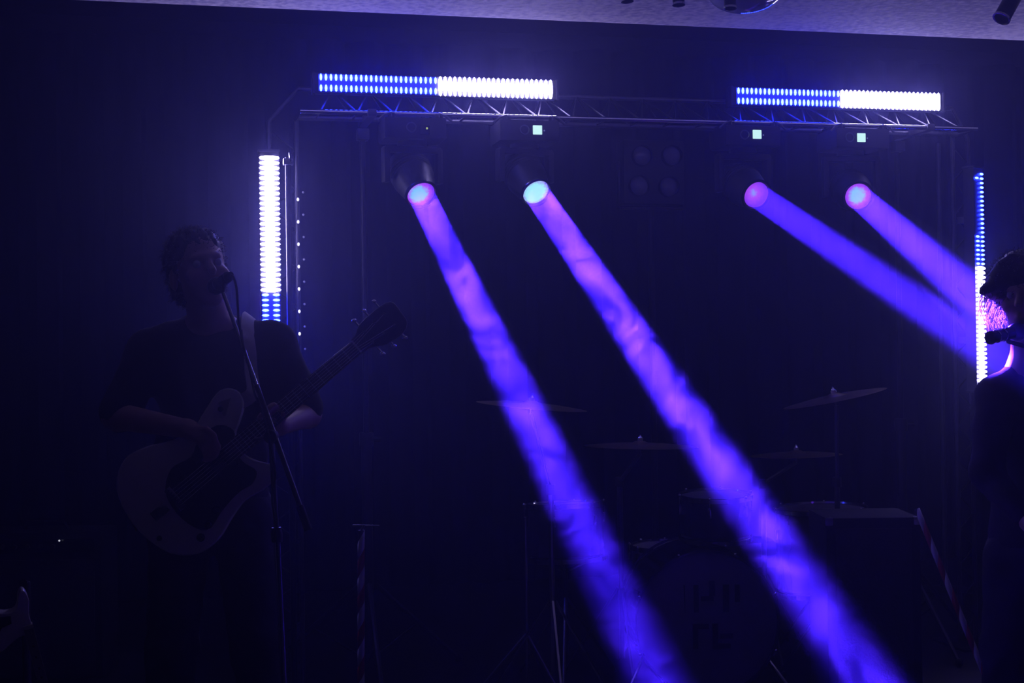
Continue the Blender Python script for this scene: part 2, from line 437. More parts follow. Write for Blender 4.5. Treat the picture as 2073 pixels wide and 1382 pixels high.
FH = Matrix((Vector((1, 0, 0)), Vector((0, 0, 1)), FACE)).transposed()        # horizontal bar
BZ = 2.7395
led_bar(FH, Vector((0.610, 5.92, BZ)), set(range(24, 48)), 'LED bar above the left pair of moving heads, left half blue, right half white')
led_bar(FH, Vector((2.467, 5.92, BZ - .002)), set(range(24, 48)), 'LED bar above the right pair of moving heads, left half blue, right half white')
FV = Matrix((Vector((0, 0, -1)), Vector((1, 0, 0)), FACE)).transposed()       # bar hanging down an upright
P = ptY(545, 314, 5.95)
led_bar(FV, P, set(range(0, 27)), 'upright LED bar glowing white beside the singer')
P = ptY(1983, 347, 5.95)
ang = math.radians(30); fr = Vector((math.sin(ang), -math.cos(ang), 0))
FR = Matrix((Vector((0, 0, -1)), Vector((0, 0, -1)).cross(fr) * -1, fr)).transposed()
led_bar(FR, P, set(range(21, 48)), 'upright LED bar at the right, mostly blue, partly hidden by the long-haired player',
        skip={(k, s) for k in range(0, 14) for s in (-1,)} - {(1, -1)})

# glowing beads standing in for glints, and chrome pipe next to the left upright
P0 = ptY(583, 318, 5.9)
t = thing('chrome_pipe', 'thin chrome pipe with a clamp on top right of the bright upright LED bar', 'pipe', (P0.x, 5.9, STAGE_Z))
B().tube([(P0.x, 5.9, STAGE_Z + .01), (P0.x, 5.9, P0.z)], .0125, 14).put('tube', 'dark_steel', t)
B().lathe([(0, 0), (.1, 0), (.1, .012), (.025, .02), (.02, .05), (0, .05)], (P0.x, 5.9, STAGE_Z), seg=18).put('base', 'powder_black', t)
cl = B().box((P0.x, 5.9, P0.z - .02), (.04, .04, .025), bev=.004).put('clamp', 'alu', t)
B().tube([(P0.x + .01, 5.885, P0.z - .02), (P0.x + .005, 5.875, P0.z + .035)], .006, 8).put('bolt', 'chrome', cl)
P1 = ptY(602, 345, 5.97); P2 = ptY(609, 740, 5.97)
t = thing('glint_bead_row', 'row of tiny glowing beads standing in for glints down the left truss upright', 'glint beads', (P1.x, 5.97, P2.z - .3))
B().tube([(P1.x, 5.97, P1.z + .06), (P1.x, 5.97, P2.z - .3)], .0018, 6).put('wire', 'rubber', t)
bead = B().ball((0, 0, 0), .0062, sc=(.85, .85, 1.2), seg=8).mesh('bead'); bead.materials.append(MATS['glint_white'])
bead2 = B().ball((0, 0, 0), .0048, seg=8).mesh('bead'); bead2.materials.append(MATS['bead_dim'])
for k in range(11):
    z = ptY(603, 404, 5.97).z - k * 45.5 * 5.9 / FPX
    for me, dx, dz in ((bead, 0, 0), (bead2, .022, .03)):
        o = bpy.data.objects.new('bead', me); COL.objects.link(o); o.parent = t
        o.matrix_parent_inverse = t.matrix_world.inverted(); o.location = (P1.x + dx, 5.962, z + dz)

# ------------------------------------------------------------------ moving heads with their beams
def smoke_mat(i, dens, seed, length, low, nmin, nmax):
    """drifting smoke: broad billows, finer wisps, density graded along the beam to shape its brightness"""
    m = bpy.data.materials.new('drifting_smoke_%d' % i); m.use_nodes = True; t = m.node_tree; t.nodes.clear()
    N, K = t.nodes.new, t.links.new
    out = N('ShaderNodeOutputMaterial'); v = N('ShaderNodeVolumeScatter'); v.inputs['Anisotropy'].default_value = 0.4
    tc = N('ShaderNodeTexCoord'); mp = N('ShaderNodeMapping')
    mp.inputs['Location'].default_value = (seed, seed * 2.3, seed * .7); mp.inputs['Scale'].default_value = (1.0, 1.5, 1.0)
    mp.inputs['Rotation'].default_value = (0.5, 0.6, 0.3)
    K(tc.outputs['Object'], mp.inputs['Vector'])
    n = N('ShaderNodeTexNoise'); n.inputs['Scale'].default_value = 4.0; n.inputs['Detail'].default_value = 4; n.inputs['Roughness'].default_value = 0.6; n.inputs['Distortion'].default_value = 2.0
    K(mp.outputs[0], n.inputs['Vector'])
    mr = N('ShaderNodeMapRange'); mr.interpolation_type = 'SMOOTHSTEP'
    mr.inputs[1].default_value = 0.40; mr.inputs[2].default_value = 0.66; mr.inputs[3].default_value = nmin; mr.inputs[4].default_value = nmax
    K(n.outputs['Fac'], mr.inputs[0])
    sp = N('ShaderNodeSeparateXYZ'); K(tc.outputs['Object'], sp.inputs[0])
    gr = N('ShaderNodeMapRange'); gr.inputs[1].default_value = length * .35; gr.inputs[2].default_value = length; gr.inputs[3].default_value = dens; gr.inputs[4].default_value = dens * low
    K(sp.outputs[2], gr.inputs[0])
    mu = N('ShaderNodeMath'); mu.operation = 'MULTIPLY'; K(mr.outputs[0], mu.inputs[0]); K(gr.outputs[0], mu.inputs[1])
    K(mu.outputs[0], v.inputs['Density']); K(v.outputs[0], out.inputs['Volume'])
    m.cycles.volume_step_rate = 0.12
    MATS[m.name] = m
    return m.name

HEADS = [  # lens pixel, lens depth plane Y, pixel on the beam axis further on and its depth, base pixel, screen, lens material, watt factor
    ((853, 394), 5.80, (1332, 1382), 4.15, (858, 259), False, 'lens_a', 0.80, 'black moving head light with a dark screen under the left LED bar'),
    ((1086, 390), 5.80, (1758, 1382), 4.15, (1086, 264), True, 'lens_b', 1.2, 'black moving head light with a lit screen under the left LED bar'),
    ((1532, 395), 5.80, (2040, 738), 4.62, (1530, 274), True, 'lens_c', 0.27, 'black moving head light under the blue half of the right LED bar'),
    ((1738, 398), 5.80, (2010, 632), 4.64, (1742, 279), True, 'lens_d', 0.22, 'black moving head light under the white half of the right LED bar'),
]
LENS_R = 0.058
for i, (lp, LY, ep, eZ, bp_, scr, lm, wf, lab) in enumerate(HEADS):
    LP = ptY(*lp, LY); EP = pt(*ep, eZ); d = (EP - LP).normalized()
    pan = Vector((d.x, d.y, 0)).normalized(); side = Vector((-pan.y, pan.x, 0))
    piv = LP - d * 0.135
    HY = 5.90; fy = HY - .101; bc = ptY(*bp_, fy)
    t = thing('moving_head_light', lab, 'spotlight', (piv.x, piv.y, zt))
    bzc = bc.z
    base = B().box((piv.x, HY, bzc), (0.26, 0.20, 0.088), bev=.012).put('base', 'powder_black', t)
    # control panel: ring emblem, screen, status light
    B().lathe([(.016, 0), (.019, .002), (.022, 0)], (bc.x - .052, fy, bzc + .002), (0, -1, 0), 18).put('ring_emblem', 'dull_steel', base)
    sx = ptY(*{0: (866, 262), 1: (1088, 263), 2: (1532.5, 272), 3: (1743.5, 278.5)}[i], fy)
    if scr:
        B().box((sx.x, fy - .001, sx.z), (0.040, 0.006, 0.039), bev=.003).put('screen', 'screen_cyan', base)
        B().ball((sx.x + .03, fy, sx.z - .002), .0035, seg=8).put('status_light', 'bead_dim', base)
    else:
        B().box((sx.x - .012, fy - .001, sx.z - .004), (0.040, 0.006, 0.039), bev=.003).put('screen', 'gloss_black', base)
        q = ptY(864, 260, fy); B().ball((q.x, fy - .004, q.z), .0048, seg=8).put('status_light', 'pilot_green', base)
    for s in (-1, 1):                                  # carry handles and truss clamps
        x = piv.x + s * .10
        B().tube([(x, fy + .01, bzc + .046), (x, fy + .01, bzc + .062), (x + s * .03, fy + .01, bzc + .052), (x + s * .055, fy + .01, bzc + .03)], .0055, 8).put('handle', 'dull_steel', t)
        B().box((x, HY, zt - .012), (.03, .19, .03), bev=.005).put('clamp', 'powder_black', t)
    B().lathe([(0, 0), (.062, 0), (.062, -.022), (0, -.022)], (piv.x, piv.y, bzc - .044), seg=24).put('pan_ring', 'powder_black', t)
    yk = B()
    yk.box((piv.x, piv.y, bzc - .078), (.05, .25, .026), rot=Matrix.Rotation(math.atan2(side.y, side.x) - PI / 2, 3, 'Z'), bev=.006)
    yo = yk.put('yoke', 'powder_black', t)
    for s in (-1, 1):
        c = piv + side * s * .118; zt2 = bzc - .07
        B().box((c.x, c.y, (zt2 + piv.z - .03) / 2), (.05, .026, zt2 - piv.z + .03), rot=Matrix.Rotation(math.atan2(pan.y, pan.x), 3, 'Z'), bev=.009).put('yoke_arm', 'powder_black', t)
    hd = B().lathe([(0, -.13), (.05, -.128), (.078, -.10), (.088, -.05), (.088, .02), (.078, .07), (.07, .10), (.068, .134), (.0645, .134), (.0615, .126), (0, .120)], piv, d, 32).put('head', 'powder_black', t)
    B().lathe([(.066, .130), (.071, .131), (.071, .139), (.0615, .140), (.0600, .131)], piv, d, 32).put('lens_ring', 'gloss_black', hd)
    for k in range(4):
        B().lathe([(.0885, -.045 + k * .018), (.0915, -.041 + k * .018), (.0885, -.037 + k * .018)], piv, d, 32).put('cooling_rib', 'powder_black', hd)
    # lens: a shallow dome, its own frame so the pattern follows it
    F = frame_z(d)
    lb = B().lathe([(LENS_R, 0), (LENS_R * .92, .004), (LENS_R * .7, .009), (LENS_R * .35, .012), (0, .013)], seg=28)
    lo = lb.put('lens', lm); lo.matrix_world = Matrix.Translation(LP - d * .006) @ F.to_4x4()
    mw = lo.matrix_world.copy(); lo.parent = t; lo.matrix_parent_inverse = t.matrix_world.inverted(); lo.matrix_world = mw
    # the lamp's own light
    ld = bpy.data.lights.new('beam_lamp', 'AREA'); ld.shape = 'DISK'; ld.size = LENS_R * 1.9; ld.energy = BEAM_W * wf
    ld.color = BEAM_COL; ld.spread = math.radians(BEAM_SPREAD[i])
    lo2 = bpy.data.objects.new('beam_lamp', ld); COL.objects.link(lo2)
    lo2.matrix_world = Matrix.Translation(LP + d * .012) @ (frame_z(-d)).to_4x4()
    mw = lo2.matrix_world.copy(); lo2.parent = t; lo2.matrix_parent_inverse = t.matrix_world.inverted(); lo2.matrix_world = mw
    # smoke cone fitted round this beam, its density setting how bright it shows
    if True:
        Ls = (Vector((EP.x, EP.y, EP.z)) - LP).length * (1.12 if i < 2 else 1.02)
        r0, r1 = LENS_R * 1.15, LENS_R * 1.15 + Ls * .030
        sb = B().lathe([(0, .02), (r0, .02), (r1, Ls), (0, Ls)], seg=20)
        so = sb.put('smoke', smoke_mat(i, (0.11, 0.12, 0.07, 0.07)[i], 3.1 + i * 5.7, Ls, (0.12, 0.45, 1.4, 1.4)[i], (.1, .1, .75, .75)[i], (2.1, 2.1, 1.25, 1.25)[i])); so.matrix_world = Matrix.Translation(LP) @ F.to_4x4()
        so['kind'] = 'stuff'
        tag(so, 'violet lit smoke in the beam of the %s moving head from the left' % ('first', 'second', 'third', 'fourth')[i], 'smoke')


# ------------------------------------------------------------------ four-lamp blinder behind the drums
BY = 7.55
bc4 = ptY(1327, 347, BY)
t = thing('four_lamp_blinder', 'unlit square lamp with four round lenses between the beams', 'stage light', (bc4.x, BY, STAGE_Z))
Rb = Matrix.Rotation(math.radians(4), 3, 'Z')
B().box((bc4.x, BY + .09, bc4.z), (.36, .14, .36), bev=.015).put('housing', 'powder_black', t)
for px, py in ((1300, 315), (1360, 315), (1294, 376), (1354, 378)):
    c = ptY(px, py, BY)
    cp = B().lathe([(.058, .03), (.058, -.01), (.0535, -.012), (.0535, 0)], (c.x, BY + .01, c.z), (0, -1, 0), 28).put('lamp_cup', 'gloss_black', t)
    B().lathe([(.0535, 0), (.049, .013), (.037, .024), (.02, .031), (0, .034)], (c.x, BY + .008, c.z), (0, -1, 0), 28).put('lens', 'lamp_glass', cp)
    B().ball((c.x - .008, BY + .0, c.z + .004), .008, seg=8).put('bulb', 'chrome', cp)
for s_ in (-1, 1):
    B().box((bc4.x + s_ * .19, BY + .09, bc4.z - .07), (.012, .04, .26), bev=.003).put('yoke_arm', 'powder_black', t)
B().box((bc4.x, BY + .09, bc4.z - .2), (.392, .04, .012), bev=.003).put('yoke_bar', 'powder_black', t)
B().tube([(bc4.x, BY + .09, STAGE_Z + .02), (bc4.x, BY + .09, bc4.z - .2)], .017, 12).put('pole', 'powder_black', t)
B().lathe([(0, 0), (.22, 0), (.22, .015), (.03, .035), (.02, .07), (0, .07)], (bc4.x, BY + .09, STAGE_Z), seg=24).put('base', 'powder_black', t)

# ------------------------------------------------------------------ ceiling fittings near the camera
def ceiling_can(px, py, Z, axis, lab, rr=.021, L=.085):
    c = pt(px, py, Z); a = Vector(axis).normalized()
    t = thing('ceiling_spotlight', lab, 'spotlight', (c.x, c.y, CEIL_Z), 'small spotlights under the front ceiling')
    top = c - a * L
    can = B().lathe([(0, -L), (rr * .8, -L), (rr, -L * .85), (rr, 0), (rr * .86, 0), (rr * .8, -.012), (0, -.014)], c, a, 20).put('can', 'gloss_black', t)
    B().lathe([(rr * .9, 0), (rr * 1.08, .001), (rr * 1.08, -.006), (rr * .98, -.008)], c, a, 20).put('chrome_ring', 'chrome', can)
    up = Vector((top.x, top.y, CEIL_Z))
    B().tube([top + a * .02, up], .005, 8).put('stem', 'powder_black', t)
    B().lathe([(0, 0), (.032, 0), (.034, -.006), (.028, -.014), (0, -.016)], up, seg=18).put('ceiling_rose', 'powder_black', t)
ceiling_can(1270, 3, 5.0, (.05, -.1, -1), 'small dark ceiling spotlight, first of the row at the top edge')
ceiling_can(1374, 10, 4.95, (.0, -.1, -1), 'small dark ceiling spotlight, second of the row at the top edge')
ceiling_can(1478, 17, 4.9, (-.04, -.1, -1), 'small dark ceiling spotlight in front of the glossy ceiling globe')
ceiling_can(2027, 38, 4.75, (-.55, -.1, -.8), 'dark ceiling spotlight tilted down at the top right corner', .028, .11)
gc = pt(1508, -24, 5.15)
t = thing('ceiling_globe', 'glossy bluish globe under the ceiling behind the small spotlights', 'globe lamp', (gc.x, gc.y, CEIL_Z))
B().lathe([(0, -.088)] + [(.142 * math.sin(a), -.088 * math.cos(a)) for a in [PI * k / 20 for k in range(1, 20)]] + [(0, .088)], gc, seg=36).put('globe', 'frosted_glass', t)
B().tube([gc + Vector((0, 0, .08)), (gc.x, gc.y, CEIL_Z)], .03, 14).put('stem', 'powder_black', t)
B().lathe([(.1425, -.006), (.146, 0), (.1425, .006)], gc, seg=36).put('rim', 'dull_steel', t)

# ------------------------------------------------------------------ smooth bodies from distance fields
class SDF:
    def __init__(s): s.f = []
    def cap(s, a, b, r0, r1=None, k=.03): s.f.append(('c', np.array(a, np.float32), np.array(b, np.float32), r0, r0 if r1 is None else r1, k)); return s
    def ell(s, c, r, rot=None, k=.03):
        s.f.append(('e', np.array(c, np.float32), np.array(r, np.float32), np.array(rot if rot is not None else np.eye(3), np.float32), 0, k)); return s
    def cut(s, c, r, rot=None): s.f.append(('x', np.array(c, np.float32), np.array(r, np.float32), np.array(rot if rot is not None else np.eye(3), np.float32), 0, .01)); return s
    def bounds(s):
        lo = np.full(3, 1e9); hi = -lo
        for q in s.f:
            if q[0] == 'x': continue
            if q[0] == 'c':
                r = max(q[3], q[4]); a = np.minimum(q[1], q[2]) - r; b = np.maximum(q[1], q[2]) + r
            else:
                r = float(q[2].max()); a = q[1] - r; b = q[1] + r
            lo = np.minimum(lo, a); hi = np.maximum(hi, b)
        return lo - .03, hi + .03
    def ev(s, P):
        D = None
        for q in s.f:
            if q[0] == 'c':
                ab = q[2] - q[1]; t = np.clip(((P - q[1]) @ ab) / max(float(ab @ ab), 1e-9), 0, 1)
                d = np.linalg.norm(P - q[1] - t[..., None] * ab, axis=-1) - (q[3] + (q[4] - q[3]) * t)
            else:
                L = (P - q[1]) @ q[3]; k0 = np.linalg.norm(L / q[2], axis=-1); k1 = np.linalg.norm(L / (q[2] ** 2), axis=-1)
                d = k0 * (k0 - 1) / np.maximum(k1, 1e-6)
            if q[0] == 'x': D = np.maximum(D, -d); continue
            if D is None: D = d; continue
            k = q[5]; h = np.clip(.5 + .5 * (D - d) / k, 0, 1)
            D = D * (1 - h) + d * h - k * h * (1 - h)
        return D
    def mesh(s, name, h=.008, fn=None, zcut=None):
        lo, hi = s.bounds(); n = np.ceil((hi - lo) / h).astype(int) + 1
        ax = [lo[i] + h * np.arange(n[i]) for i in range(3)]
        V = np.empty(n, np.float32)
        for i in range(n[0]):
            P = np.stack(np.meshgrid(ax[0][i:i + 1], ax[1], ax[2], indexing='ij'), -1).astype(np.float32)
            D = s.ev(P)
            if fn is not None: D = fn(P, D)
            V[i] = D[0]
        ins = V < 0
        c = [ins[dx:n[0] - 1 + dx, dy:n[1] - 1 + dy, dz:n[2] - 1 + dz] for dx in (0, 1) for dy in (0, 1) for dz in (0, 1)]
        anyc = np.logical_or.reduce(c); allc = np.logical_and.reduce(c); m = anyc & ~allc
        I = np.argwhere(m); idx = np.full(m.shape, -1, np.int64); idx[m] = np.arange(len(I))
        acc = np.zeros((len(I), 3)); cnt = np.zeros(len(I))
        offs = [np.array((dx, dy, dz)) for dx in (0, 1) for dy in (0, 1) for dz in (0, 1)]
        for a in offs:
            for e in range(3):
                if a[e]: continue
                b = a.copy(); b[e] = 1
                va = V[tuple((I + a).T)]; vb = V[tuple((I + b).T)]; x = (va < 0) != (vb < 0)
                t = np.where(x, va / np.where(x, va - vb, 1), 0)
                p = a + (b - a) * t[:, None]
                acc += np.where(x[:, None], p, 0); cnt += x
        verts = lo + h * (I + acc / np.maximum(cnt, 1)[:, None])
        faces = []
        for e in range(3):
            u, v = (e + 1) % 3, (e + 2) % 3
            sl0 = [slice(None)] * 3; sl1 = [slice(None)] * 3
            sl0[e] = slice(0, -1); sl1[e] = slice(1, None)
            A = ins[tuple(sl0)]; Bq = ins[tuple(sl1)]
            J = np.argwhere(A != Bq)
            J = J[(J[:, u] > 0) & (J[:, v] > 0) & (J[:, u] < n[u] - 1) & (J[:, v] < n[v] - 1)]
            q = []
            for du, dv in ((1, 1), (0, 1), (0, 0), (1, 0)):
                K = J.copy(); K[:, u] -= du; K[:, v] -= dv; q.append(idx[tuple(K.T)])
            q = np.stack(q, 1); fl = A[tuple(J.T)]
            q[~fl] = q[~fl][:, ::-1]
            faces.append(q[(q >= 0).all(1)])
        F = np.concatenate(faces)
        me = bpy.data.meshes.new(name)
        me.vertices.add(len(verts)); me.vertices.foreach_set('co', verts.astype(np.float32).ravel())
        me.loops.add(F.size); me.loops.foreach_set('vertex_index', F.astype(np.int32).ravel())
        me.polygons.add(len(F)); me.polygons.foreach_set('loop_start', np.arange(0, F.size, 4, dtype=np.int32))
        me.update(calc_edges=True); me.validate()
        me.polygons.foreach_set('use_smooth', np.ones(len(me.polygons), bool))
        return me

def wob(amp, sc, seed=0.0):
    ph = np.random.RandomState(int(seed * 10) + 3).rand(6, 4) * 6.28
    dirs = np.random.RandomState(int(seed * 10) + 4).randn(6, 3).astype(np.float32)
    def f(P, D):
        w_ = 0
        for k in range(6): w_ = w_ + np.sin((P @ dirs[k]) * sc * (1 + .35 * k) + ph[k, 0]) / (1 + .5 * k)
        return D + amp * w_ / 2
    return f

def axes(face):
    """rows to a body frame: x = body's left-right seen from the camera, y = away, z = up, turned by face degrees about z"""
    a = math.radians(face); rt = RIGHT * math.cos(a) + FWD * math.sin(a); fw = FWD * math.cos(a) - RIGHT * math.sin(a)
    return rt, fw
def rotm(x, y, z): return np.array([[x[i], y[i], z[i]] for i in range(3)])

def add_hand(S, wrist, palm, fingers, thumb, r=.009):
    """palm between wrist and knuckles, then five bent fingers, each a list of joints"""
    S.cap(wrist, palm, .022, .026, .02)
    for f_ in fingers + [thumb]:
        for i in range(len(f_) - 1):
            S.cap(f_[i], f_[i + 1], r * (1.05 - .08 * i), r * (.97 - .08 * i), .006)

def head_fields(S, c, rt, fw, up, s=1.0):
    """face side is -fw; c is the middle of the head"""
    M = rotm(rt, fw, up)
    S.ell(c + fw * .012 * s + up * .03 * s, (.076 * s, .093 * s, .088 * s), M, .02)           # skull
    S.ell(c - fw * .030 * s - up * .040 * s, (.058 * s, .062 * s, .078 * s), M, .03)          # face
    S.ell(c - fw * .066 * s - up * .098 * s, (.026 * s, .022 * s, .020 * s), M, .025)         # chin
    S.ell(c - fw * .080 * s + up * .022 * s, (.048 * s, .016 * s, .013 * s), M, .015)         # brow
    S.cap(c - fw * .086 * s + up * .012 * s, c - fw * .112 * s - up * .026 * s, .008 * s, .013 * s, .010)   # nose
    S.ell(c - fw * .092 * s - up * .066 * s, (.024 * s, .010 * s, .007 * s), M, .008)         # lips
    S.ell(c - fw * .090 * s - up * .078 * s, (.020 * s, .010 * s, .006 * s), M, .008)
    for k in (-1, 1):
        S.ell(c + rt * k * .078 * s + fw * .012 * s - up * .018 * s, (.010 * s, .020 * s, .032 * s), M, .008)   # ears
        S.ell(c + rt * k * .042 * s - fw * .070 * s - up * .030 * s, (.022 * s, .018 * s, .020 * s), M, .02)    # cheeks
    for k in (-1, 1):
        S.cut(c + rt * k * .031 * s - fw * .094 * s + up * .004 * s, (.014 * s, .014 * s, .010 * s), M)         # eye sockets

def curls(b, base_pts, normals, n, L, r, droop=.3, seg=5):
    for _ in range(n):
        k = random.randrange(len(base_pts)); p = Vector(base_pts[k]); nn = Vector(normals[k]).normalized()
        tx = nn.orthogonal().normalized(); ty = nn.cross(tx); a0 = random.random() * 6.28; pts = []
        ln = L * (.5 + random.random())
        for j in range(6):
            q = j / 5
            off = (tx * math.cos(a0 + q * 4) + ty * math.sin(a0 + q * 4)) * ln * .28 * q
            pts.append(p + nn * ln * q * .8 + off + Vector((0, 0, -droop * ln * q * q)))
        b.tube(pts, [r, r, r * .9, r * .8, r * .6, r * .25], 3, caps=False)

# ------------------------------------------------------------------ the singing guitarist
rt, fw = axes(18)
HC = pt(404, 548, 4.24)
tilt = Matrix.Rotation(math.radians(-8), 3, FWD)
hrt, hfw = axes(30)
hup = (tilt @ Vector((0, 0, 1))); hrt = (tilt @ hrt); hfw = (tilt @ hfw)
nod = Matrix.Rotation(math.radians(-6), 3, hrt); hup = nod @ hup; hfw = nod @ hfw
NB = pt(428, 668, 4.34)
SR, SL = pt(306, 716, 4.34), pt(553, 700, 4.37)
ER, EL = pt(236, 842, 4.20), pt(622, 838, 4.36)
WR, WL = pt(380, 868, 4.03), pt(566, 862, 4.13)
CH, AB, PV = pt(428, 790, 4.37), pt(428, 915, 4.36), pt(428, 1020, 4.36)
MB = rotm(rt, fw, UP)
FZ = STAGE_Z
def leg_pts(side):
    hip = PV + rt * side * .095 - UP * .05; ank = Vector((hip.x, hip.y, FZ + .09)) + rt * side * .06
    kn = (hip + ank) / 2 - fw * .04 + UP * .02
    return hip, kn, ank
body = SDF()
head_fields(body, HC, hrt, hfw, hup, 1.03)
body.cap(HC - hup * .07 + hfw * .015, NB + UP * .0, .056, .062, .03)
body.ell(CH + UP * .06, (.165, .105, .17), MB, .05).ell(AB, (.145, .10, .15), MB, .06).ell(PV, (.16, .11, .12), MB, .06)
body.cap(NB - UP * .03, SR + UP * .01, .05, .052, .05).cap(NB - UP * .03, SL + UP * .01, .05, .052, .05)
for S_, E_, W_ in ((SR, ER, WR), (SL, EL, WL)):
    body.cap(S_, E_, .052, .041, .03).cap(E_, W_, .041, .027, .02)
for sd in (-1, 1):
    hp, kn, an = leg_pts(sd); body.cap(hp, kn, .085, .058, .05).cap(kn, an, .056, .038, .03)
    body.cap(an, Vector((an.x, an.y, FZ + .04)) - fw * .15, .038, .03, .03)
# strumming hand (over the strings, image left) and fretting hand (round the neck)
s41 = 4.05 / FPX
def gp(px, py, Z): return pt(px, py, Z)
PRm = gp(412, 884, 3.995)
add_hand(body, WR, PRm,
         [[gp(416, 876, 3.99), gp(434, 888, 3.975), gp(442, 904, 3.98), gp(440, 917, 3.985)],
          [gp(414, 884, 3.99), gp(431, 899, 3.975), gp(437, 915, 3.98), gp(433, 927, 3.985)],
          [gp(411, 892, 3.99), gp(424, 908, 3.977), gp(428, 922, 3.98), gp(424, 932, 3.985)],
          [gp(406, 898, 3.99), gp(415, 913, 3.98), gp(418, 924, 3.98), gp(414, 932, 3.985)]],
         [gp(398, 868, 4.0), gp(418, 868, 3.975), gp(434, 880, 3.975)])
PLm = gp(556, 852, 4.10)
add_hand(body, WL, PLm,
         [[gp(560, 838, 4.10), gp(562, 826, 4.085), gp(554, 819, 4.055), gp(545, 826, 4.04)],
          [gp(553, 842, 4.105), gp(553, 831, 4.085), gp(545, 825, 4.055), gp(537, 832, 4.04)],
          [gp(546, 848, 4.105), gp(545, 838, 4.085), gp(537, 832, 4.055), gp(529, 839, 4.04)],
          [gp(541, 856, 4.105), gp(538, 846, 4.085), gp(530, 840, 4.058), gp(523, 846, 4.043)]],
         [gp(566, 856, 4.11), gp(574, 846, 4.09), gp(574, 836, 4.08)])
ga = thing('person', 'singer in a dark shirt playing a pale guitar at a microphone', 'person', (PV.x, PV.y, FZ))
bo = link('body', body.mesh('body', .0075), ga, 'skin')
# eyes
for k in (-1, 1):
    B().ball(HC + hrt * k * .032 - hfw * .082 + hup * .004, .0125, seg=10).put('eye', 'eye_white', ga)
# clothes: the same fields, a little larger, ending at neck, sleeves, waist
sh = SDF()
sh.ell(CH + UP * .06, (.190, .125, .185), MB, .05).ell(AB, (.172, .122, .17), MB, .06).ell(PV + UP * .02, (.176, .126, .11), MB, .06)
sh.cap(NB - UP * .05, SR + UP * .012, .062, .066, .05).cap(NB - UP * .05, SL + UP * .012, .062, .066, .05)
sh.cap(SR, SR.lerp(ER, .94), .069, .060, .03).cap(SL, SL.lerp(EL, .90), .070, .060, .03)
sh.cap(pt(545, 735, 4.38), pt(548, 830, 4.35), .062, .055, .04)
sh.cut(NB + UP * .075 - fw * .02, (.066, .075, .085), MB)
link('shirt', sh.mesh('shirt', .009, wob(.004, 30, 1)), ga, 'shirt_black')
tq = SDF(); tq.ell(PV - UP * .02, (.178, .13, .12), MB, .05)
for sd in (-1, 1):
    hp, kn, an = leg_pts(sd); tq.cap(hp, kn, .098, .075, .04).cap(kn, an + UP * .02, .074, .062, .03)
link('trousers', tq.mesh('trousers', .012, wob(.005, 25, 2)), ga, 'trousers')
for sd in (-1, 1):
    hp, kn, an = leg_pts(sd); q = SDF(); g0 = Vector((an.x, an.y, FZ + .045))
    q.ell(g0 - fw * .06, (.048, .14, .045), MB, .02).cap(g0 + fw * .02, g0 + fw * .02 + UP * .06, .045, .045, .03)
    link('shoe', q.mesh('shoe', .01), ga, 'shoe')
# hair: short curly mop
hq = SDF(); MH = rotm(hrt, hfw, hup)
hq.ell(HC + hfw * .026 + hup * .052, (.090, .100, .086), MH, .02).ell(HC + hfw * .045 - hup * .02, (.085, .080, .09), MH, .03)
hq.cut(HC - hfw * .12 - hup * .035, (.085, .10, .10), MH)
hm = hq.mesh('hair', .008, wob(.006, 90, 5))
cb = B()
vs_ = [v.co.copy() for v in hm.vertices]; ns_ = [v.normal.copy() for v in hm.vertices]
curls(cb, vs_, ns_, 900, .013, .0010, .1)
hair = link('hair', hm, ga, 'hair_dark')
link('curls', cb.mesh('curls'), hair, 'hair_dark')['kind'] = 'stuff'

# ------------------------------------------------------------------ his guitar
GZ = 4.075
J = pt(510, 880, GZ); NUT = pt(722, 702, GZ + .05)
gu = (NUT - J).normalized()
gn0 = (CAM_LOC - J).normalized(); gn0 = (gn0 + UP * .12).normalized()
gn = (gn0 - gu * gn0.dot(gu)).normalized(); gv = gn.cross(gu)
GF = Matrix((gu, gv, gn)).transposed()
k_ = GZ / FPX
def L(pts): return [(u * k_, v * k_) for u, v in pts]
NL = (NUT - J).length
OUT = [(30, 62), (34, 92), (8, 112), (-38, 101), (-80, 88), (-125, 95), (-175, 120), (-225, 128), (-268, 100), (-290, 45), (-292, -15), (-275, -75), (-235, -112), (-185, -117), (-135, -101), (-95, -92), (-55, -99), (-22, -96), (-8, -74), (-24, -48), (-36, -22), (-34, 4), (-22, 26), (2, 40)]
gt = thing('electric_guitar', 'pale double-cutaway electric guitar with dark pickguard held by the singer', 'guitar', J)
GT = .045
def loc3(u, v, n=0): return J + GF @ Vector((u * k_, v * k_, n))
gb = B().prism(smooth_loop(L(OUT), 4), -GT, 0, GF, J, .010).put('body', 'cream', gt)
PGO = [(-22, 30), (-40, 60), (-85, 62), (-120, 45), (-165, 52), (-205, 20), (-212, -40), (-190, -88), (-140, -78), (-95, -72), (-62, -76), (-40, -62), (-48, -30), (-44, 0)]
B().prism(smooth_loop(L(PGO), 4), .0003, .003, GF, J).put('pickguard', 'pickguard', gt)
for u in (-66, -112, -158):
    B().box(loc3(u, 0, .007), (.024, .078, .013), GF, .004).put('pickup', 'gloss_black', gt)
B().box(loc3(-196, 0, .008), (.022, .075, .016), GF, .003).put('bridge', 'chrome', gt)
B().box(loc3(-236, 0, .006), (.05, .03, .01), GF, .003).put('tailpiece', 'chrome', gt)
for u, v in ((-150, -70), (-180, -82), (-208, -92)):
    B().lathe([(0, 0), (.012, 0), (.011, .012), (.008, .015), (0, .015)], loc3(u, v, .003), gn, 16).put('knob', 'gloss_black', gt)
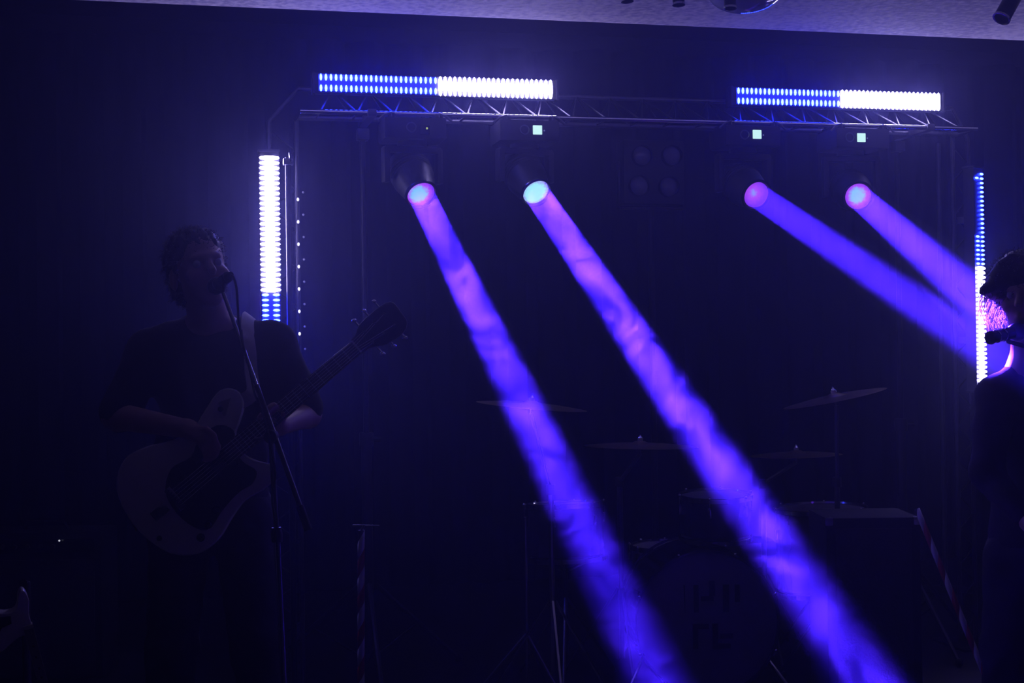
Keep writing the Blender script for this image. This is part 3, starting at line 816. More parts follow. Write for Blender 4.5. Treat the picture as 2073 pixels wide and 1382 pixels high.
for u, v in ((-14, 80), (-270, -40)):
    B().lathe([(.004, 0), (.004, .008), (.008, .012), (0, .014)], loc3(u, v, 0), gn, 12).put('strap_button', 'rubber', gt)
nw0, nw1 = .029, .0225
nb_ = B().prism([(-.05, -nw0), (NL, -nw1), (NL, nw1), (-.05, nw0)], -.014, .004, GF, J, .005); nk = nb_.put('neck', 'maple', gt)
B().prism([(-.07, -nw0 + .001), (NL, -nw1 + .0008), (NL, nw1 - .0008), (-.07, nw0 - .001)], .0041, .008, GF, J).put('fretboard', 'rosewood', gt)
SCL = NL + 196 * k_
for f_ in range(1, 20):
    x = NL - (SCL - SCL / 2 ** (f_ / 12))
    if x < -.06: break
    ww = nw1 + (nw0 - nw1) * (NL - x) / (NL + .05)
    B().box(J + GF @ Vector((x, 0, .0085)), (.002, ww * 1.94, .002), GF).put('fret', 'dull_steel', nk)
B().box(J + GF @ Vector((NL, 0, .008)), (.005, nw1 * 1.95, .010), GF, .001).put('nut', 'cream', gt)
HSO = [(NL - .002, -.022), (NL + .03, -.028), (NL + .075, -.050), (NL + .128, -.056), (NL + .158, -.040), (NL + .164, -.005), (NL + .165, .03), (NL + .145, .045), (NL + .09, .048), (NL + .045, .044), (NL + .018, .028), (NL - .002, .022)]
B().prism(smooth_loop(HSO, 4), -.014, .002, GF, J, .003).put('headstock', 'rosewood', gt)
for s_ in (-1, 1):
    for q in range(3):
        u = NL + .045 + q * .04; e = .046 + .003 * q
        pg = B().tube([J + GF @ Vector((u, s_ * (e - .01), -.006)), J + GF @ Vector((u, s_ * (e + .012), -.006))], .003, 8).put('tuner', 'chrome', gt)
        B().ball(J + GF @ Vector((u, s_ * (e + .018), -.006)), .008, sc=(1, 1, .7), seg=10).put('tuner_button', 'chrome', pg)
        B().tube([J + GF @ Vector((u, s_ * .022, .002)), J + GF @ Vector((u, s_ * .022, .012))], .0035, 8).put('tuner_post', 'chrome', pg)
for q in range(6):
    o_ = (q - 2.5) / 2.5
    B().tube([loc3(-196, o_ * 17, .018), J + GF @ Vector((NL, o_ * nw1 * .8, .0135)), J + GF @ Vector((NL + .045 + (2.5 - abs(q - 2.5)) * .04, (1 if q > 2.5 else -1) * .022, .009))], .0006, 4).put('string', 'chrome', gt)
# strap: over his shoulder and down the chest to the horn
sp = [loc3(-14, 80, .004), pt(508, 800, 4.11), pt(508, 750, 4.155), pt(505, 700, 4.19), pt(501, 664, 4.235), pt(502, 643, 4.30), pt(508, 641, 4.38), pt(500, 660, 4.45), pt(470, 740, 4.53), pt(420, 830, 4.535), pt(350, 920, 4.51), pt(290, 985, 4.42), pt(262, 1010, 4.25), loc3(-288, 10, -.02)]
sb_ = B(); prev = None; spl = smooth_loop([tuple(p) for p in sp], 6, closed=False)
for i, p in enumerate(spl):
    p = Vector(p); a = Vector(spl[max(0, i - 1)]); c = Vector(spl[min(len(spl) - 1, i + 1)]); dd = (c - a).normalized()
    outw = (p - Vector((CH.x, CH.y, p.z))); outw.z = max(outw.z, 0); outw += UP * (.8 if 22 < i < 42 else 0) * .2
    wd = dd.cross(outw).normalized() * .021; no = wd.cross(dd).normalized() * .0016
    rg = [sb_.bm.verts.new(p + wd + no), sb_.bm.verts.new(p - wd + no), sb_.bm.verts.new(p - wd - no), sb_.bm.verts.new(p + wd - no)]
    if prev:
        for e in range(4): sb_.bm.faces.new((prev[e], prev[(e + 1) % 4], rg[(e + 1) % 4], rg[e]))
    prev = rg
sb_.put('strap', 'strap', gt)

# ------------------------------------------------------------------ microphone and boom stand
MZ = 4.0
BT, CLU, BE = pt(452, 592, MZ + .0), pt(536, 858, 3.93), pt(607, 1024, 3.90)
SB_ = pt(573, 1390, 3.92); ST = pt(549, 892, 3.935)
base_c = SB_ + (SB_ - ST) * ((SB_.z - STAGE_Z) / (ST.z - SB_.z)); base_c.z = STAGE_Z
ms = thing('microphone_stand', 'boom microphone stand slanting in front of the singer', 'mic stand', base_c)
B().tube([ST, pt(560, 1082, 3.93)], .0075, 12).put('upper_tube', 'dull_steel', ms)
B().tube([pt(560, 1078, 3.93), base_c + UP * .1], .0095, 12).put('lower_tube', 'chrome', ms)
B().lathe([(0, -.02), (.015, -.02), (.017, 0), (.014, .02), (0, .02)], pt(560, 1082, 3.93), (ST - SB_), 14).put('height_clutch', 'powder_black', ms)
B().tube([BT, BT.lerp(BE, .45)], .0060, 12).put('boom', 'chrome', ms)
B().tube([BT.lerp(BE, .44), BE], .0078, 10).put('boom_sleeve', 'dull_steel', ms)
B().tube([BE, BE + (BE - BT).normalized() * .07], .011, 12).put('counterweight', 'rubber', ms)
kc = B().lathe([(0, -.02), (.018, -.02), (.02, -.008), (.02, .012), (.012, .02), (0, .02)], ST + Vector((0, 0, .012)), FWD, 16).put('swivel_clutch', 'powder_black', ms)
B().tube([ST + Vector((0, 0, .01)) - RIGHT * .01, ST + Vector((0, 0, .005)) - RIGHT * .045], .005, 8).put('clutch_handle', 'dull_steel', kc)
for k in range(3):
    a = .9 + k * 2 * PI / 3; dd = Vector((math.cos(a), math.sin(a), 0))
    lg = B().tube([base_c + UP * .11 + dd * .012, base_c + UP * .014 + dd * .30], .008, 8).put('leg', 'powder_black', ms)
    B().ball(base_c + UP * .014 + dd * .30, .013, seg=8).put('rubber_foot', 'rubber', lg)
B().lathe([(0, 0), (.022, 0), (.022, .05), (.012, .06), (0, .06)], base_c + UP * .08, seg=14).put('leg_hub', 'powder_black', ms)
MH_, MT = pt(440, 577, 4.085), pt(467, 556, 3.965)
ma = (MH_ - MT).normalized()
mi = thing('microphone', 'dark handheld microphone clipped in front of the singer\'s mouth', 'microphone', MT)
B().lathe([(0, 0), (.009, 0), (.0105, .01), (.0115, .06), (.0165, .115), (.0185, .118), (.0185, .124), (.016, .127), (0, .127)], MT, ma, 18).put('handle', 'powder_black', mi)
B().lathe([(.017, .126), (.0235, .135), (.0255, .148), (.024, .162), (.017, .173), (0, .178)], MT, ma, 18).put('grille', 'grille', mi)
B().lathe([(.0115, .03), (.0160, .03), (.0165, .075), (.0130, .076)], MT, ma, 16).put('clip', 'rubber', ms)
B().tube([MT + ma * .055, BT], .006, 8).put('clip_stem', 'rubber', ms)
cb_ = [MT + ma * .002, pt(473, 562, 3.945), pt(479, 585, 3.945), pt(481, 615, 3.95), pt(484, 655, 3.955), pt(493, 700, 3.955), pt(506, 750, 3.935), pt(515, 795, 3.915), pt(523, 815, 3.915), pt(536, 850, 3.91), pt(549, 905, 3.915), pt(557, 960, 3.915), pt(551, 1010, 3.912), pt(559, 1070, 3.912), pt(566, 1200, 3.905), pt(574, 1400, 3.90)]
cb2 = [base_c + UP * .3 - FWD * .02, base_c + UP * .02 - FWD * .05, base_c + UP * .008 - FWD * .3]
B().tube(smooth_loop([tuple(p) for p in cb_ + cb2], 5, closed=False), .0034, 8).put('cable', 'rubber', mi)

# ------------------------------------------------------------------ the long-haired player at the right edge
r2, f2 = axes(-35)
PZ = 4.62
H2 = pt(2080, 600, PZ - .02); N2 = pt(2086, 735, PZ + .02)
S2L, S2R = pt(2016, 803, PZ + .0), pt(2230, 800, PZ + .1)
C2, A2, V2 = pt(2110, 890, PZ + .05), pt(2110, 1010, PZ + .05), pt(2110, 1105, PZ + .05)
E2L, E2R = pt(1998, 960, PZ - .03), pt(2260, 970, PZ - .02)
W2L, W2R = pt(2085, 1060, PZ - .2), pt(2160, 1030, PZ - .22)
M2 = rotm(r2, f2, UP)
q2 = SDF(); head_fields(q2, H2, r2, f2, UP, 1.0)
q2.cap(H2 - UP * .07, N2, .055, .06, .03)
q2.ell(C2 + UP * .06, (.16, .10, .17), M2, .05).ell(A2, (.14, .10, .15), M2, .06).ell(V2, (.16, .11, .12), M2, .06)
q2.cap(N2 - UP * .02, S2L, .05, .05, .05).cap(N2 - UP * .02, S2R, .05, .05, .05)
for S_, E_, W_ in ((S2L, E2L, W2L), (S2R, E2R, W2R)):
    q2.cap(S_, E_, .050, .04, .03).cap(E_, W_, .04, .027, .02)
    dr_ = (W_ - E_).normalized(); pm = W_ + dr_ * .06; sx_ = dr_.cross(UP).normalized()
    add_hand(q2, W_, pm, [[pm + sx_ * o_, pm + sx_ * o_ + dr_ * .035 - UP * .008, pm + sx_ * o_ * 1.05 + dr_ * (.055 + ln) - UP * .028, pm + sx_ * o_ + dr_ * (.058 + ln) - UP * .05] for o_, ln in ((-.027, .0), (-.009, .008), (.009, .005), (.027, -.008))],
             [W_ + dr_ * .02 - sx_ * .02, W_ + dr_ * .04 - sx_ * .05 - UP * .01, W_ + dr_ * .07 - sx_ * .055 - UP * .03])
def leg2(side):
    hip = V2 + r2 * side * .095 - UP * .05; ank = Vector((hip.x, hip.y, FZ + .09)) + r2 * side * .05
    return hip, (hip + ank) / 2 - f2 * .03, ank
for sd in (-1, 1):
    hp, kn, an = leg2(sd); q2.cap(hp, kn, .085, .058, .05).cap(kn, an, .056, .038, .03).cap(an, Vector((an.x, an.y, FZ + .04)) - f2 * .15, .038, .03, .03)
p2 = thing('person', 'long-haired player with a lit shoulder, cut off by the right edge', 'person', (V2.x, V2.y, FZ))
link('body', q2.mesh('body', .009), p2, 'skin')
sh2 = SDF()
sh2.ell(C2 + UP * .06, (.185, .12, .185), M2, .05).ell(A2, (.165, .12, .17), M2, .06).ell(V2 + UP * .02, (.172, .122, .11), M2, .06)
sh2.cap(N2 - UP * .035, S2L + UP * .005, .056, .060, .05).cap(N2 - UP * .035, S2R + UP * .005, .056, .060, .05)
sh2.cap(S2L, E2L, .062, .055, .03).cap(S2R, E2R, .062, .055, .03).cap(E2L, E2L.lerp(W2L, .85), .054, .036, .02).cap(E2R, E2R.lerp(W2R, .85), .054, .036, .02)
sh2.cut(N2 + UP * .07 - f2 * .02, (.065, .07, .075), M2)
link('shirt', sh2.mesh('shirt', .010, wob(.004, 28, 3)), p2, 'shirt_black')
tq = SDF(); tq.ell(V2 - UP * .02, (.175, .128, .12), M2, .05)
for sd in (-1, 1):
    hp, kn, an = leg2(sd); tq.cap(hp, kn, .096, .072, .04).cap(kn, an + UP * .02, .072, .06, .03)
link('trousers', tq.mesh('trousers', .012, wob(.005, 25, 4)), p2, 'trousers')
for sd in (-1, 1):
    hp, kn, an = leg2(sd); q = SDF(); g0 = Vector((an.x, an.y, FZ + .045))
    q.ell(g0 - f2 * .06, (.048, .14, .045), M2, .02).cap(g0 + f2 * .02, g0 + f2 * .02 + UP * .06, .045, .045, .03)
    link('shoe', q.mesh('shoe', .01), p2, 'shoe')
for k in (-1, 1): B().ball(H2 + r2 * k * .031 - f2 * .080 + UP * .004, .0125, seg=10).put('eye', 'eye_white', p2)
hq = SDF()
hq.ell(pt(2082, 570, PZ + .02), (.112, .12, .105), M2, .03).ell(pt(2046, 566, PZ), (.065, .07, .052), M2, .05).cap(pt(1991, 589, PZ - .02), pt(2050, 584, PZ), .013, .05, .04).ell(pt(2125, 650, PZ + .06), (.085, .085, .14), M2, .05)
hm = hq.mesh('hair', .009, wob(.008, 70, 7))
cb = B(); vs_ = [v.co.copy() for v in hm.vertices]; ns_ = [v.normal.copy() for v in hm.vertices]
curls(cb, vs_, ns_, 1200, .02, .0011, .2)
hair2 = link('hair', hm, p2, 'hair_dark')
link('curls', cb.mesh('curls'), hair2, 'hair_dark')['kind'] = 'stuff'
# loose locks below the mop, a paler copy of the hair where the beam hits
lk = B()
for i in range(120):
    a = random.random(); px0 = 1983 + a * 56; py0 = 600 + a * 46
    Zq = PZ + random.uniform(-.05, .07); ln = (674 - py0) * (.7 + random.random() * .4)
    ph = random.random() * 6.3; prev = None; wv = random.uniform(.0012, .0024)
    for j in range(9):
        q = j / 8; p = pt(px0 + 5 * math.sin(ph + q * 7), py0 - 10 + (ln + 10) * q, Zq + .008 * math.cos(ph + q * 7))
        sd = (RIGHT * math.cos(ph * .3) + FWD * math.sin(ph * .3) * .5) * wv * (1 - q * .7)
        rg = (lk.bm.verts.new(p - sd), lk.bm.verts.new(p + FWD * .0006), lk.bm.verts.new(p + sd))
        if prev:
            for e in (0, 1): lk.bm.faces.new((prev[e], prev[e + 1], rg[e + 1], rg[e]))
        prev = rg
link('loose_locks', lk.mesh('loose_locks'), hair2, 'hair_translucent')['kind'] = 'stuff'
# microphone on a straight stand in front of that player
m0, m1 = pt(2003, 684, 4.46), pt(2056, 672, 4.52); mx_ = (m1 - m0).normalized()
mi2 = thing('microphone', 'dark microphone with a bright rimmed end beside the long-haired player', 'microphone', m0)
B().lathe([(0, .004), (.017, .004), (.0205, 0), (.022, .004), (.022, .008), (.0195, .012), (.020, .09), (.021, .1), (0, .1)], m0, mx_, 20).put('handle', 'gloss_black', mi2)
B().lathe([(.021, .1), (.027, .112), (.029, .13), (.026, .148), (.014, .16), (0, .163)], m0, mx_, 20).put('grille', 'grille', mi2)
for h_ in (.03, .06):
    B().lathe([(.0202, h_), (.0215, h_ + .001), (.0215, h_ + .004), (.0202, h_ + .005)], m0, mx_, 20).put('ring', 'chrome', mi2)
sb2 = Vector((m0.x, m0.y, STAGE_Z)) + mx_ * .07; sb2.z = STAGE_Z
sb2 = sb2 + RIGHT * .10 - FWD * .20
ms2 = thing('microphone_stand', 'straight microphone stand in front of the long-haired player', 'mic stand', sb2)
B().tube([sb2 + UP * .03, Vector((sb2.x, sb2.y, m0.z - .05))], .0085, 10).put('tube', 'powder_black', ms2)
B().tube([Vector((sb2.x, sb2.y, m0.z - .06)), m0 + mx_ * .085 - UP * .024], .007, 8).put('clip_stem', 'rubber', ms2)
B().lathe([(0, 0), (.13, 0), (.13, .012), (.03, .03), (.014, .06), (0, .06)], sb2, seg=24).put('round_base', 'powder_black', ms2)

# ------------------------------------------------------------------ drum kit
def cymbal(c, r, nrm, lab, m='brass', bell=.022):
    t = thing('cymbal', lab, 'cymbal', c, 'cymbals of the drum kit')
    B().lathe([(.006, bell), (.02, bell * .95), (.04, bell * .55), (.05, bell * .32), (r * .55, .010), (r * .97, .0005), (r, -.0005), (r * .97, -.0012), (r * .55, .008), (.05, bell * .25), (.04, bell * .45), (.006, bell * .85)], c, nrm, 48).put('plate', m, t)
    n_ = Vector(nrm).normalized()
    B().lathe([(0, 0), (.012, 0), (.013, .012), (.006, .02), (0, .03)], Vector(c) + n_ * bell, n_, 12).put('wing_nut', 'chrome', t)
    return t
def cym_stand(c, nrm, foot, lab, mm='chrome'):
    c = Vector(c); foot = Vector((foot[0], foot[1], STAGE_Z))
    t = thing('cymbal_stand', lab, 'cymbal stand', foot, 'cymbal stands of the drum kit')
    n_ = Vector(nrm).normalized(); top = c - n_ * .03
    B().tube([c + n_ * .02, top], .004, 8).put('tilter_rod', mm, t)
    kn = Vector((foot.x, foot.y, min(top.z - .1, 1.05)))
    B().tube([top, kn], .0085, 10).put('upper_tube', mm, t)
    B().tube([kn, foot + UP * .1], .0115, 10).put('lower_tube', mm, t)
    B().lathe([(0, -.02), (.018, -.02), (.018, .02), (0, .02)], kn, seg=12).put('memory_lock', 'powder_black', t)
    for k in range(3):
        a = k * 2 * PI / 3 + .4; dd = Vector((math.cos(a), math.sin(a), 0))
        lg = B().tube([foot + UP * .40 + dd * .015, foot + UP * .015 + dd * .27], .006, 8).put('leg', mm, t)
        B().ball(foot + UP * .015 + dd * .27, .014, seg=8).put('rubber_foot', 'rubber', lg)
DZ = 5.75
c1 = pt(1076, 822, DZ); n1 = Vector(UP) + RIGHT * .10 - FWD * .015
c2 = pt(1296, 903, DZ + .05); n2 = Vector(UP) + RIGHT * .025 + FWD * .015
c3 = pt(1690, 806, DZ + .15); n3 = Vector(UP) - RIGHT * .20 + FWD * .01
c4 = pt(1612, 921, DZ + .52); n4 = Vector(UP) - RIGHT * .02 + FWD * .01
cymbal(c1, .225, n1, 'thin crash cymbal at the left of the drum kit, crossed by the first beam')
cymbal(c2, .235, n2, 'cymbal left of the second beam with a bright front edge')
cymbal(c3, .215, n3, 'tilted crash cymbal at the right, highest of the cymbals')
cymbal(c4, .20, n4, 'dim brownish cymbal right of the second beam')
fp = lambda px, Z: (pt(px, 1200, Z).x, pt(px, 1200, Z).y)
cym_stand(c1, n1, fp(1118, DZ), 'chrome stand of the leftmost crash cymbal, brightest drum stand')
cym_stand(c2, n2, fp(1258, DZ + .30), 'stand of the cymbal left of the second beam', 'dull_steel')
cym_stand(c3, n3, fp(1698, DZ + .15), 'stand of the tilted crash cymbal at the right', 'dull_steel')
cym_stand(c4, n4, fp(1548, DZ + .58), 'stand of the dim brownish cymbal', 'dull_steel')

def drum(name, lab, cat, c, r, h, axis, shell, head, lugs=6, hoop='chrome'):
    """c: middle of the batter head, axis points out of it"""
    a = Vector(axis).normalized(); c = Vector(c)
    t = thing(name, lab, cat, c - a * h / 2, 'drums of the kit')
    B().lathe([(r, -.012), (r, -h + .012)], c, a, 40).put('shell', shell, t)
    B().lathe([(r * .995, .0), (r * .9, .003), (0, .004)], c, a, 40).put('batter_head', head, t)
    B().lathe([(r * .995, -h), (r * .9, -h - .003), (0, -h - .004)], c, a, 40).put('resonant_head', head, t)
    for hh in (.004, -h - .004):
        B().lathe([(r + .001, hh - .012), (r + .009, hh - .012), (r + .010, hh + .006), (r + .003, hh + .008), (r + .001, hh)], c, a, 40).put('hoop', hoop, t)
    F = frame_z(a)
    for k in range(lugs):
        q = 2 * PI * (k + .5) / lugs; e = F @ Vector((math.cos(q), math.sin(q), 0))
        lu = B().box(c - a * h * .28 + e * (r + .009), (.016, .016, .045), Matrix((e, a.cross(e), a)).transposed(), .004).put('lug', hoop, t)
        B().tube([c - a * h * .28 + e * (r + .012), c + a * .012 + e * (r + .012)], .0035, 6).put('tension_rod', hoop, lu)
        B().ball(c + a * .012 + e * (r + .012), .0075, seg=8).put('rod_head', 'chrome', lu)
    return t
# bass drum, lying, front towards the room
KZ = 5.7
kc_ = pt(1432, 1272, KZ); kR = .285
kc_.z = STAGE_Z + kR + .025
kax = (-FWD * 1.0 + RIGHT * .06).normalized()
kd = drum('bass_drum', 'large bass drum facing the room with dim marks on its front head', 'bass drum', kc_, kR, .42, kax, 'drum_shell', 'drum_grey', 8, 'drum_shell')
kF = Matrix((RIGHT, UP, kax)).transposed()
mk = [(-.10, .10, .022, .11), (-.045, .10, .020, .11), (.0, .10, .05, .02), (.02, .14, .022, .06), (.075, .10, .024, .11), (.12, .12, .02, .07),
      (-.05, -.05, .02, .10), (-.02, -.01, .05, .02), (.03, -.05, .022, .10), (.075, -.05, .05, .02), (.06, -.09, .06, .02)]
for x, y, w_, h_ in mk:
    B().box(kc_ + kF @ Vector((x, y, .0075)), (w_, h_, .003), kF).put('front_mark', 'mark_dark', kd)
for s_ in (-1, 1):
    a0 = kc_ - kax * .1 + RIGHT * s_ * kR * .8 - UP * .12
    B().tube([a0, Vector((a0.x, a0.y, STAGE_Z + .012)) + RIGHT * s_ * .12 + kax * .15], .008, 8).put('spur', 'chrome', kd)
# toms
t1 = pt(1342, 1106, KZ + .60)
drum('snare_drum', 'snare drum with a pale shell showing above the left side of the bass drum', 'drum', t1, .137, .14, UP - FWD * .03, 'drum_white', 'drum_white', 8)
t2 = pt(1142, 1022, KZ + .40)
drum('rack_tom', 'dark rack tom at the left crossed by the first beam', 'drum', t2, .165, .22, UP - RIGHT * .03 + FWD * .05, 'drum_shell', 'drum_grey')
t3 = pt(1448, 1004, KZ + .2)
rt3 = drum('rack_tom', 'rack tom with a pale head above the bass drum behind the second beam', 'drum', t3, .145, .165, UP - FWD * .06, 'drum_shell', 'drum_white', 6)
B().tube([t3 - UP * .16, (t3.x, t3.y, kc_.z + kR - .004)], .011, 10).put('mount_post', 'chrome', rt3)
t4 = pt(1660, 1030, KZ + .64)
drum('floor_tom', 'dark floor tom right of the second beam', 'drum', t4, .2, .36, UP - RIGHT * .02, 'drum_shell', 'drum_grey')
def legs(c, r, ztop, lab, parent_name):
    t = thing(parent_name, lab, 'drum stand', (c.x, c.y, STAGE_Z), 'stands under the drums')
    B().tube([(c.x, c.y, STAGE_Z + .1), (c.x, c.y, ztop - .03)], .011, 10).put('tube', 'dull_steel', t)
    for k in range(3):
        a = k * 2 * PI / 3 + .2; dd = Vector((math.cos(a), math.sin(a), 0))
        B().tube([Vector((c.x, c.y, STAGE_Z + .36)), Vector((c.x, c.y, STAGE_Z + .012)) + dd * .24], .007, 8).put('leg', 'dull_steel', t)
        B().tube([Vector((c.x, c.y, ztop - .05)), Vector((c.x, c.y, ztop)) + dd * r], .006, 8).put('basket_arm', 'dull_steel', t)
legs(t2 - UP * .235, .15, t2.z - .235, 'stand under the dark left rack tom', 'tom_stand')
legs(t1 - UP * .155, .12, t1.z - .155, 'stand under the pale snare drum', 'snare_stand')
legs(t4 - UP * .375, .18, t4.z - .375, 'stand under the dark floor tom', 'tom_stand')
th = pt(1500, 1150, 6.75)
t = thing('drum_throne', 'round dark drummer\'s stool behind the drums', 'stool', (th.x, th.y, STAGE_Z))
B().lathe([(0, 0), (.15, 0), (.17, .02), (.17, .06), (.15, .085), (0, .09)], (th.x, th.y, STAGE_Z + .42), seg=28).put('seat', 'amp_vinyl', t)
B().tube([(th.x, th.y, STAGE_Z + .1), (th.x, th.y, STAGE_Z + .42)], .014, 10).put('post', 'dull_steel', t)
for k in range(3):
    a = k * 2 * PI / 3; dd = Vector((math.cos(a), math.sin(a), 0))
    B().tube([Vector((th.x, th.y, STAGE_Z + .3)), Vector((th.x, th.y, STAGE_Z + .012)) + dd * .24], .008, 8).put('leg', 'dull_steel', t)
# thin second stand left of the crash stand
q = pt(1064, 1100, DZ + .1)
t = thing('hi_hat_stand', 'thin hi-hat stand left of the brightest drum stand', 'cymbal stand', (q.x, q.y, STAGE_Z))
B().tube([(q.x, q.y, STAGE_Z + .05), (q.x, q.y, pt(1064, 1048, DZ + .1).z)], .0075, 10).put('tube', 'chrome', t)
for k in range(3):
    a = k * 2 * PI / 3 + 1; dd = Vector((math.cos(a), math.sin(a), 0))
    B().tube([Vector((q.x, q.y, STAGE_Z + .25)), Vector((q.x, q.y, STAGE_Z + .012)) + dd * .22], .006, 8).put('leg', 'dull_steel', t)

# ------------------------------------------------------------------ taped poles, case, amplifier
def taped_pole(name, top, bot, r, pitch, lab, rise=1.0, n=None):
    """pole wrapped with a red and a white helical tape"""
    top, bot = Vector(top), Vector(bot); d = (bot - top); Ln = d.length; d.normalize(); F = frame_z(d)
    t = thing(name, lab, 'pole', bot)
    B().tube([top, bot], r * .92, 12).put('core', 'powder_black', t)
    seg = 16
    for col, ph in (('tape_white', 0.0), ('tape_red', .5)):
        bb = B(); turns = Ln / pitch; N = int(turns * seg) + 1; prev = None
        for i in range(N + 1):
            q = i / seg; a = 2 * PI * q; h0 = (q + ph) * pitch - pitch * .35; h1 = h0 + pitch * .5
            h0 = min(max(h0, 0), Ln); h1 = min(max(h1, 0), Ln)
            e = F @ Vector((math.cos(a), math.sin(a), 0)) * r
            rg = (bb.bm.verts.new(top + e + d * h0), bb.bm.verts.new(top + e + d * h1))
            if prev and (h1 - h0) > 1e-4: bb.bm.faces.new((prev[0], rg[0], rg[1], prev[1]))
            prev = rg
        ob = bb.put('tape', col, t); ms_ = ob.modifiers.new('thick', 'SOLIDIFY'); ms_.thickness = .0006
    return t
zb = 5.0
pa = pt(731, 1073, zb); pb = pt(729, 1382, zb)
pbot = Vector((pb.x, pb.y, STAGE_Z + .01))
t = taped_pole('taped_stand', pa, pbot, .0125, .125, 'upright pole wrapped in red and white tape right of the mic stand')
B().tube([pt(714, 1063, zb), pt(768, 1064, zb)], .003, 8).put('top_rod', 'dull_steel', t)
B().tube([pa, pt(738, 1062, zb)], .005, 8).put('top_stub', 'dull_steel', t)
B().lathe([(0, 0), (.13, 0), (.13, .012), (.03, .03), (.016, .05), (0, .05)], (pbot.x, pbot.y, STAGE_Z), seg=22).put('round_base', 'powder_black', t)
qa = pt(1856, 1030, 5.2)
qb = pt(2006, 1400, 4.95); tt_ = (qa.z - STAGE_Z) / (qa.z - qb.z); qb = qa + (qb - qa) * tt_; qb.z = STAGE_Z + .012
taped_pole('taped_pole', qa, qb, .011, .13, 'slanting pole wrapped in red and white tape beside the black case')
# black case / cabinet behind it
ca = pt(1748, 1150, 5.42); cw, chh = .35, pt(1748, 1045, 5.30).z - STAGE_Z
t = thing('speaker_cabinet', 'black speaker cabinet with metal corners left of the slanting taped pole', 'speaker', (ca.x, ca.y, STAGE_Z))
B().box((ca.x, ca.y, STAGE_Z + chh / 2), (cw, .32, chh), Matrix.Rotation(math.radians(-13.5), 3, 'Z'), .012).put('box', 'amp_vinyl', t)
B().box(Vector((ca.x, ca.y, STAGE_Z + chh / 2)) - FWD * .161, (cw - .07, .01, chh - .08), Matrix.Rotation(math.radians(-13.5), 3, 'Z'), .003).put('grille_cloth', 'cabinet_cloth', t)
for sx_ in (-1, 1):
    for sz_ in (-1, 1):
        B().box(Vector((ca.x, ca.y, STAGE_Z + chh / 2)) - FWD * .15 + RIGHT * sx_ * (cw / 2 - .012) + UP * sz_ * (chh / 2 - .014), (.03, .03, .03), Matrix.Rotation(math.radians(-13.5), 3, 'Z'), .008).put('metal_corner', 'alu', t)
# guitar amplifier at the left with its pilot light
aa = pt(95, 1200, 6.3)
t = thing('guitar_amplifier', 'black guitar amplifier with a tiny pilot light in the dark at lower left', 'amplifier', (aa.x, aa.y, STAGE_Z))
ah = pt(95, 1070, 6.3).z - STAGE_Z; Ra = Matrix.Rotation(math.radians(-13.5), 3, 'Z')
B().box((aa.x, aa.y, STAGE_Z + ah / 2 + .01), (.56, .26, ah - .02), Ra, .012).put('box', 'amp_vinyl', t)
B().box(Vector((aa.x, aa.y, STAGE_Z + ah / 2 - .04)) - FWD * .131, (.5, .01, ah - .16), Ra, .003).put('grille_cloth', 'cabinet_cloth', t)
pn = B().box(Vector((aa.x, aa.y, STAGE_Z + ah - .06)) - FWD * .131, (.5, .01, .06), Ra, .002).put('control_panel', 'gloss_black', t)
for k in range(6):
    B().lathe([(0, 0), (.011, 0), (.009, .014), (0, .015)], Vector((aa.x, aa.y, STAGE_Z + ah - .06)) - FWD * .137 + RIGHT * (-.2 + k * .055), -FWD, 12).put('knob', 'rubber', pn)
pl = ptY(120, 1094, 1.0); q = pt(120, 1094, 6.14)
B().ball(q, .0042, seg=8).put('pilot_light', 'pilot_white', pn)
B().tube([Vector((aa.x, aa.y, STAGE_Z + ah - .005)) - RIGHT * .1, Vector((aa.x, aa.y, STAGE_Z + ah + .03)) - RIGHT * .08, Vector((aa.x, aa.y, STAGE_Z + ah + .03)) + RIGHT * .08, Vector((aa.x, aa.y, STAGE_Z + ah - .005)) + RIGHT * .1], .009, 8).put('handle', 'rubber', t)

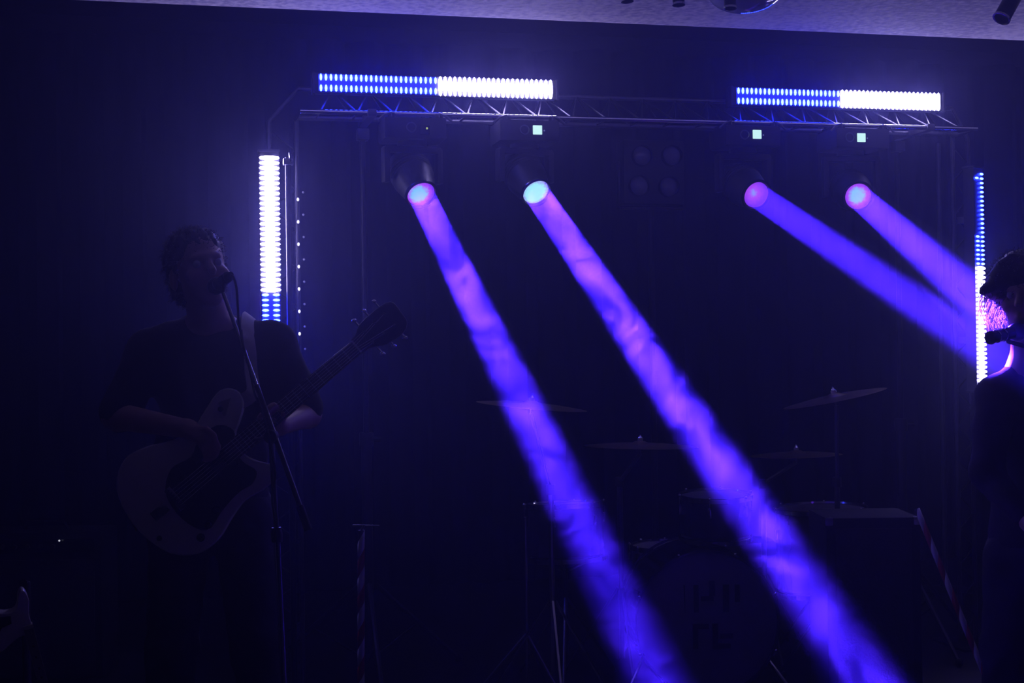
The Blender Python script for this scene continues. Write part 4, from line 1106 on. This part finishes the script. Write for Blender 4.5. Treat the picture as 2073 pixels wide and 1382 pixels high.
# pale guitar hung body-up at the lower left corner
G2 = 3.55; k2 = G2 / FPX
J2 = pt(62, 1287, G2); d2 = (pt(82, 1362, G2 + .02) - J2).normalized()
n20 = (CAM_LOC - J2).normalized(); n2_ = (n20 - d2 * n20.dot(d2)).normalized(); v2 = n2_.cross(d2)
F2 = Matrix((d2, v2, n2_)).transposed()
def toL(px, py):
    q = F2.transposed() @ (pt(px, py, G2) - J2); return (q.x, q.y)
O2 = [toL(*p) for p in ((62, 1286), (66, 1272), (58, 1240), (58, 1212), (50, 1194), (42, 1190), (38, 1200), (37, 1218), (30, 1230), (8, 1234), (-30, 1225), (-80, 1222), (-125, 1240), (-150, 1275), (-145, 1315), (-110, 1345), (-60, 1345), (-20, 1325), (5, 1312), (20, 1300), (38, 1288), (50, 1285))]
gq = thing('electric_guitar', 'pale guitar with a pointed horn, neck down, at the lower left corner', 'guitar', J2)
B().prism(smooth_loop(O2, 3), -.04, 0, F2, J2, .004).put('body', 'cream', gq)
B().prism([toL(*p) for p in ((2, 1262), (22, 1256), (20, 1240), (-20, 1240), (-70, 1250), (-70, 1290), (-10, 1285))], .0003, .003, F2, J2).put('pickguard', 'pickguard', gq)
nl2 = (J2.z - STAGE_Z) * .72
nk2 = B().prism([(-.03, -.012), (nl2, -.010), (nl2, .010), (-.03, .012)], -.02, .004, F2, J2, .004).put('neck', 'cream', gq)
B().prism([(-.02, -.0115), (nl2, -.0095), (nl2, .0095), (-.02, .0115)], .0041, .0075, F2, J2).put('fretboard', 'drum_grey', gq)
for q_ in (.025, .055, .085, .11, .14):
    B().lathe([(0, .001), (.003, .001), (.003, 0)], J2 + F2 @ Vector((q_, 0, .0078)), n2_, 10).put('inlay', 'rosewood', nk2)
B().prism([(nl2, -.012), (nl2 + .05, -.035), (nl2 + .15, -.03), (nl2 + .16, .02), (nl2 + .05, .035), (nl2, .012)], -.016, .0, F2, J2, .003).put('headstock', 'cream', gq)
sc_ = J2 + F2 @ Vector((-.1, 0, -.05)) + FWD * .05
t = thing('guitar_stand', 'black stand holding the pale guitar at the lower left corner', 'stand', (sc_.x, sc_.y, STAGE_Z))
B().tube([(sc_.x, sc_.y, STAGE_Z + .05), (sc_.x, sc_.y, sc_.z + .02), sc_ - FWD * .02 + UP * .02], .011, 10).put('pole', 'powder_black', t)
for k in range(3):
    a = k * 2 * PI / 3 + .3; dd = Vector((math.cos(a), math.sin(a), 0))
    B().tube([Vector((sc_.x, sc_.y, STAGE_Z + .3)), Vector((sc_.x, sc_.y, STAGE_Z + .012)) + dd * .26], .009, 8).put('leg', 'powder_black', t)

# only the diodes are sampled as lamps; the tiny indicator lights just glow
for m in MATS.values():
    m.cycles.emission_sampling = 'FRONT' if m.name in ('led_white', 'led_blue') else 'NONE'
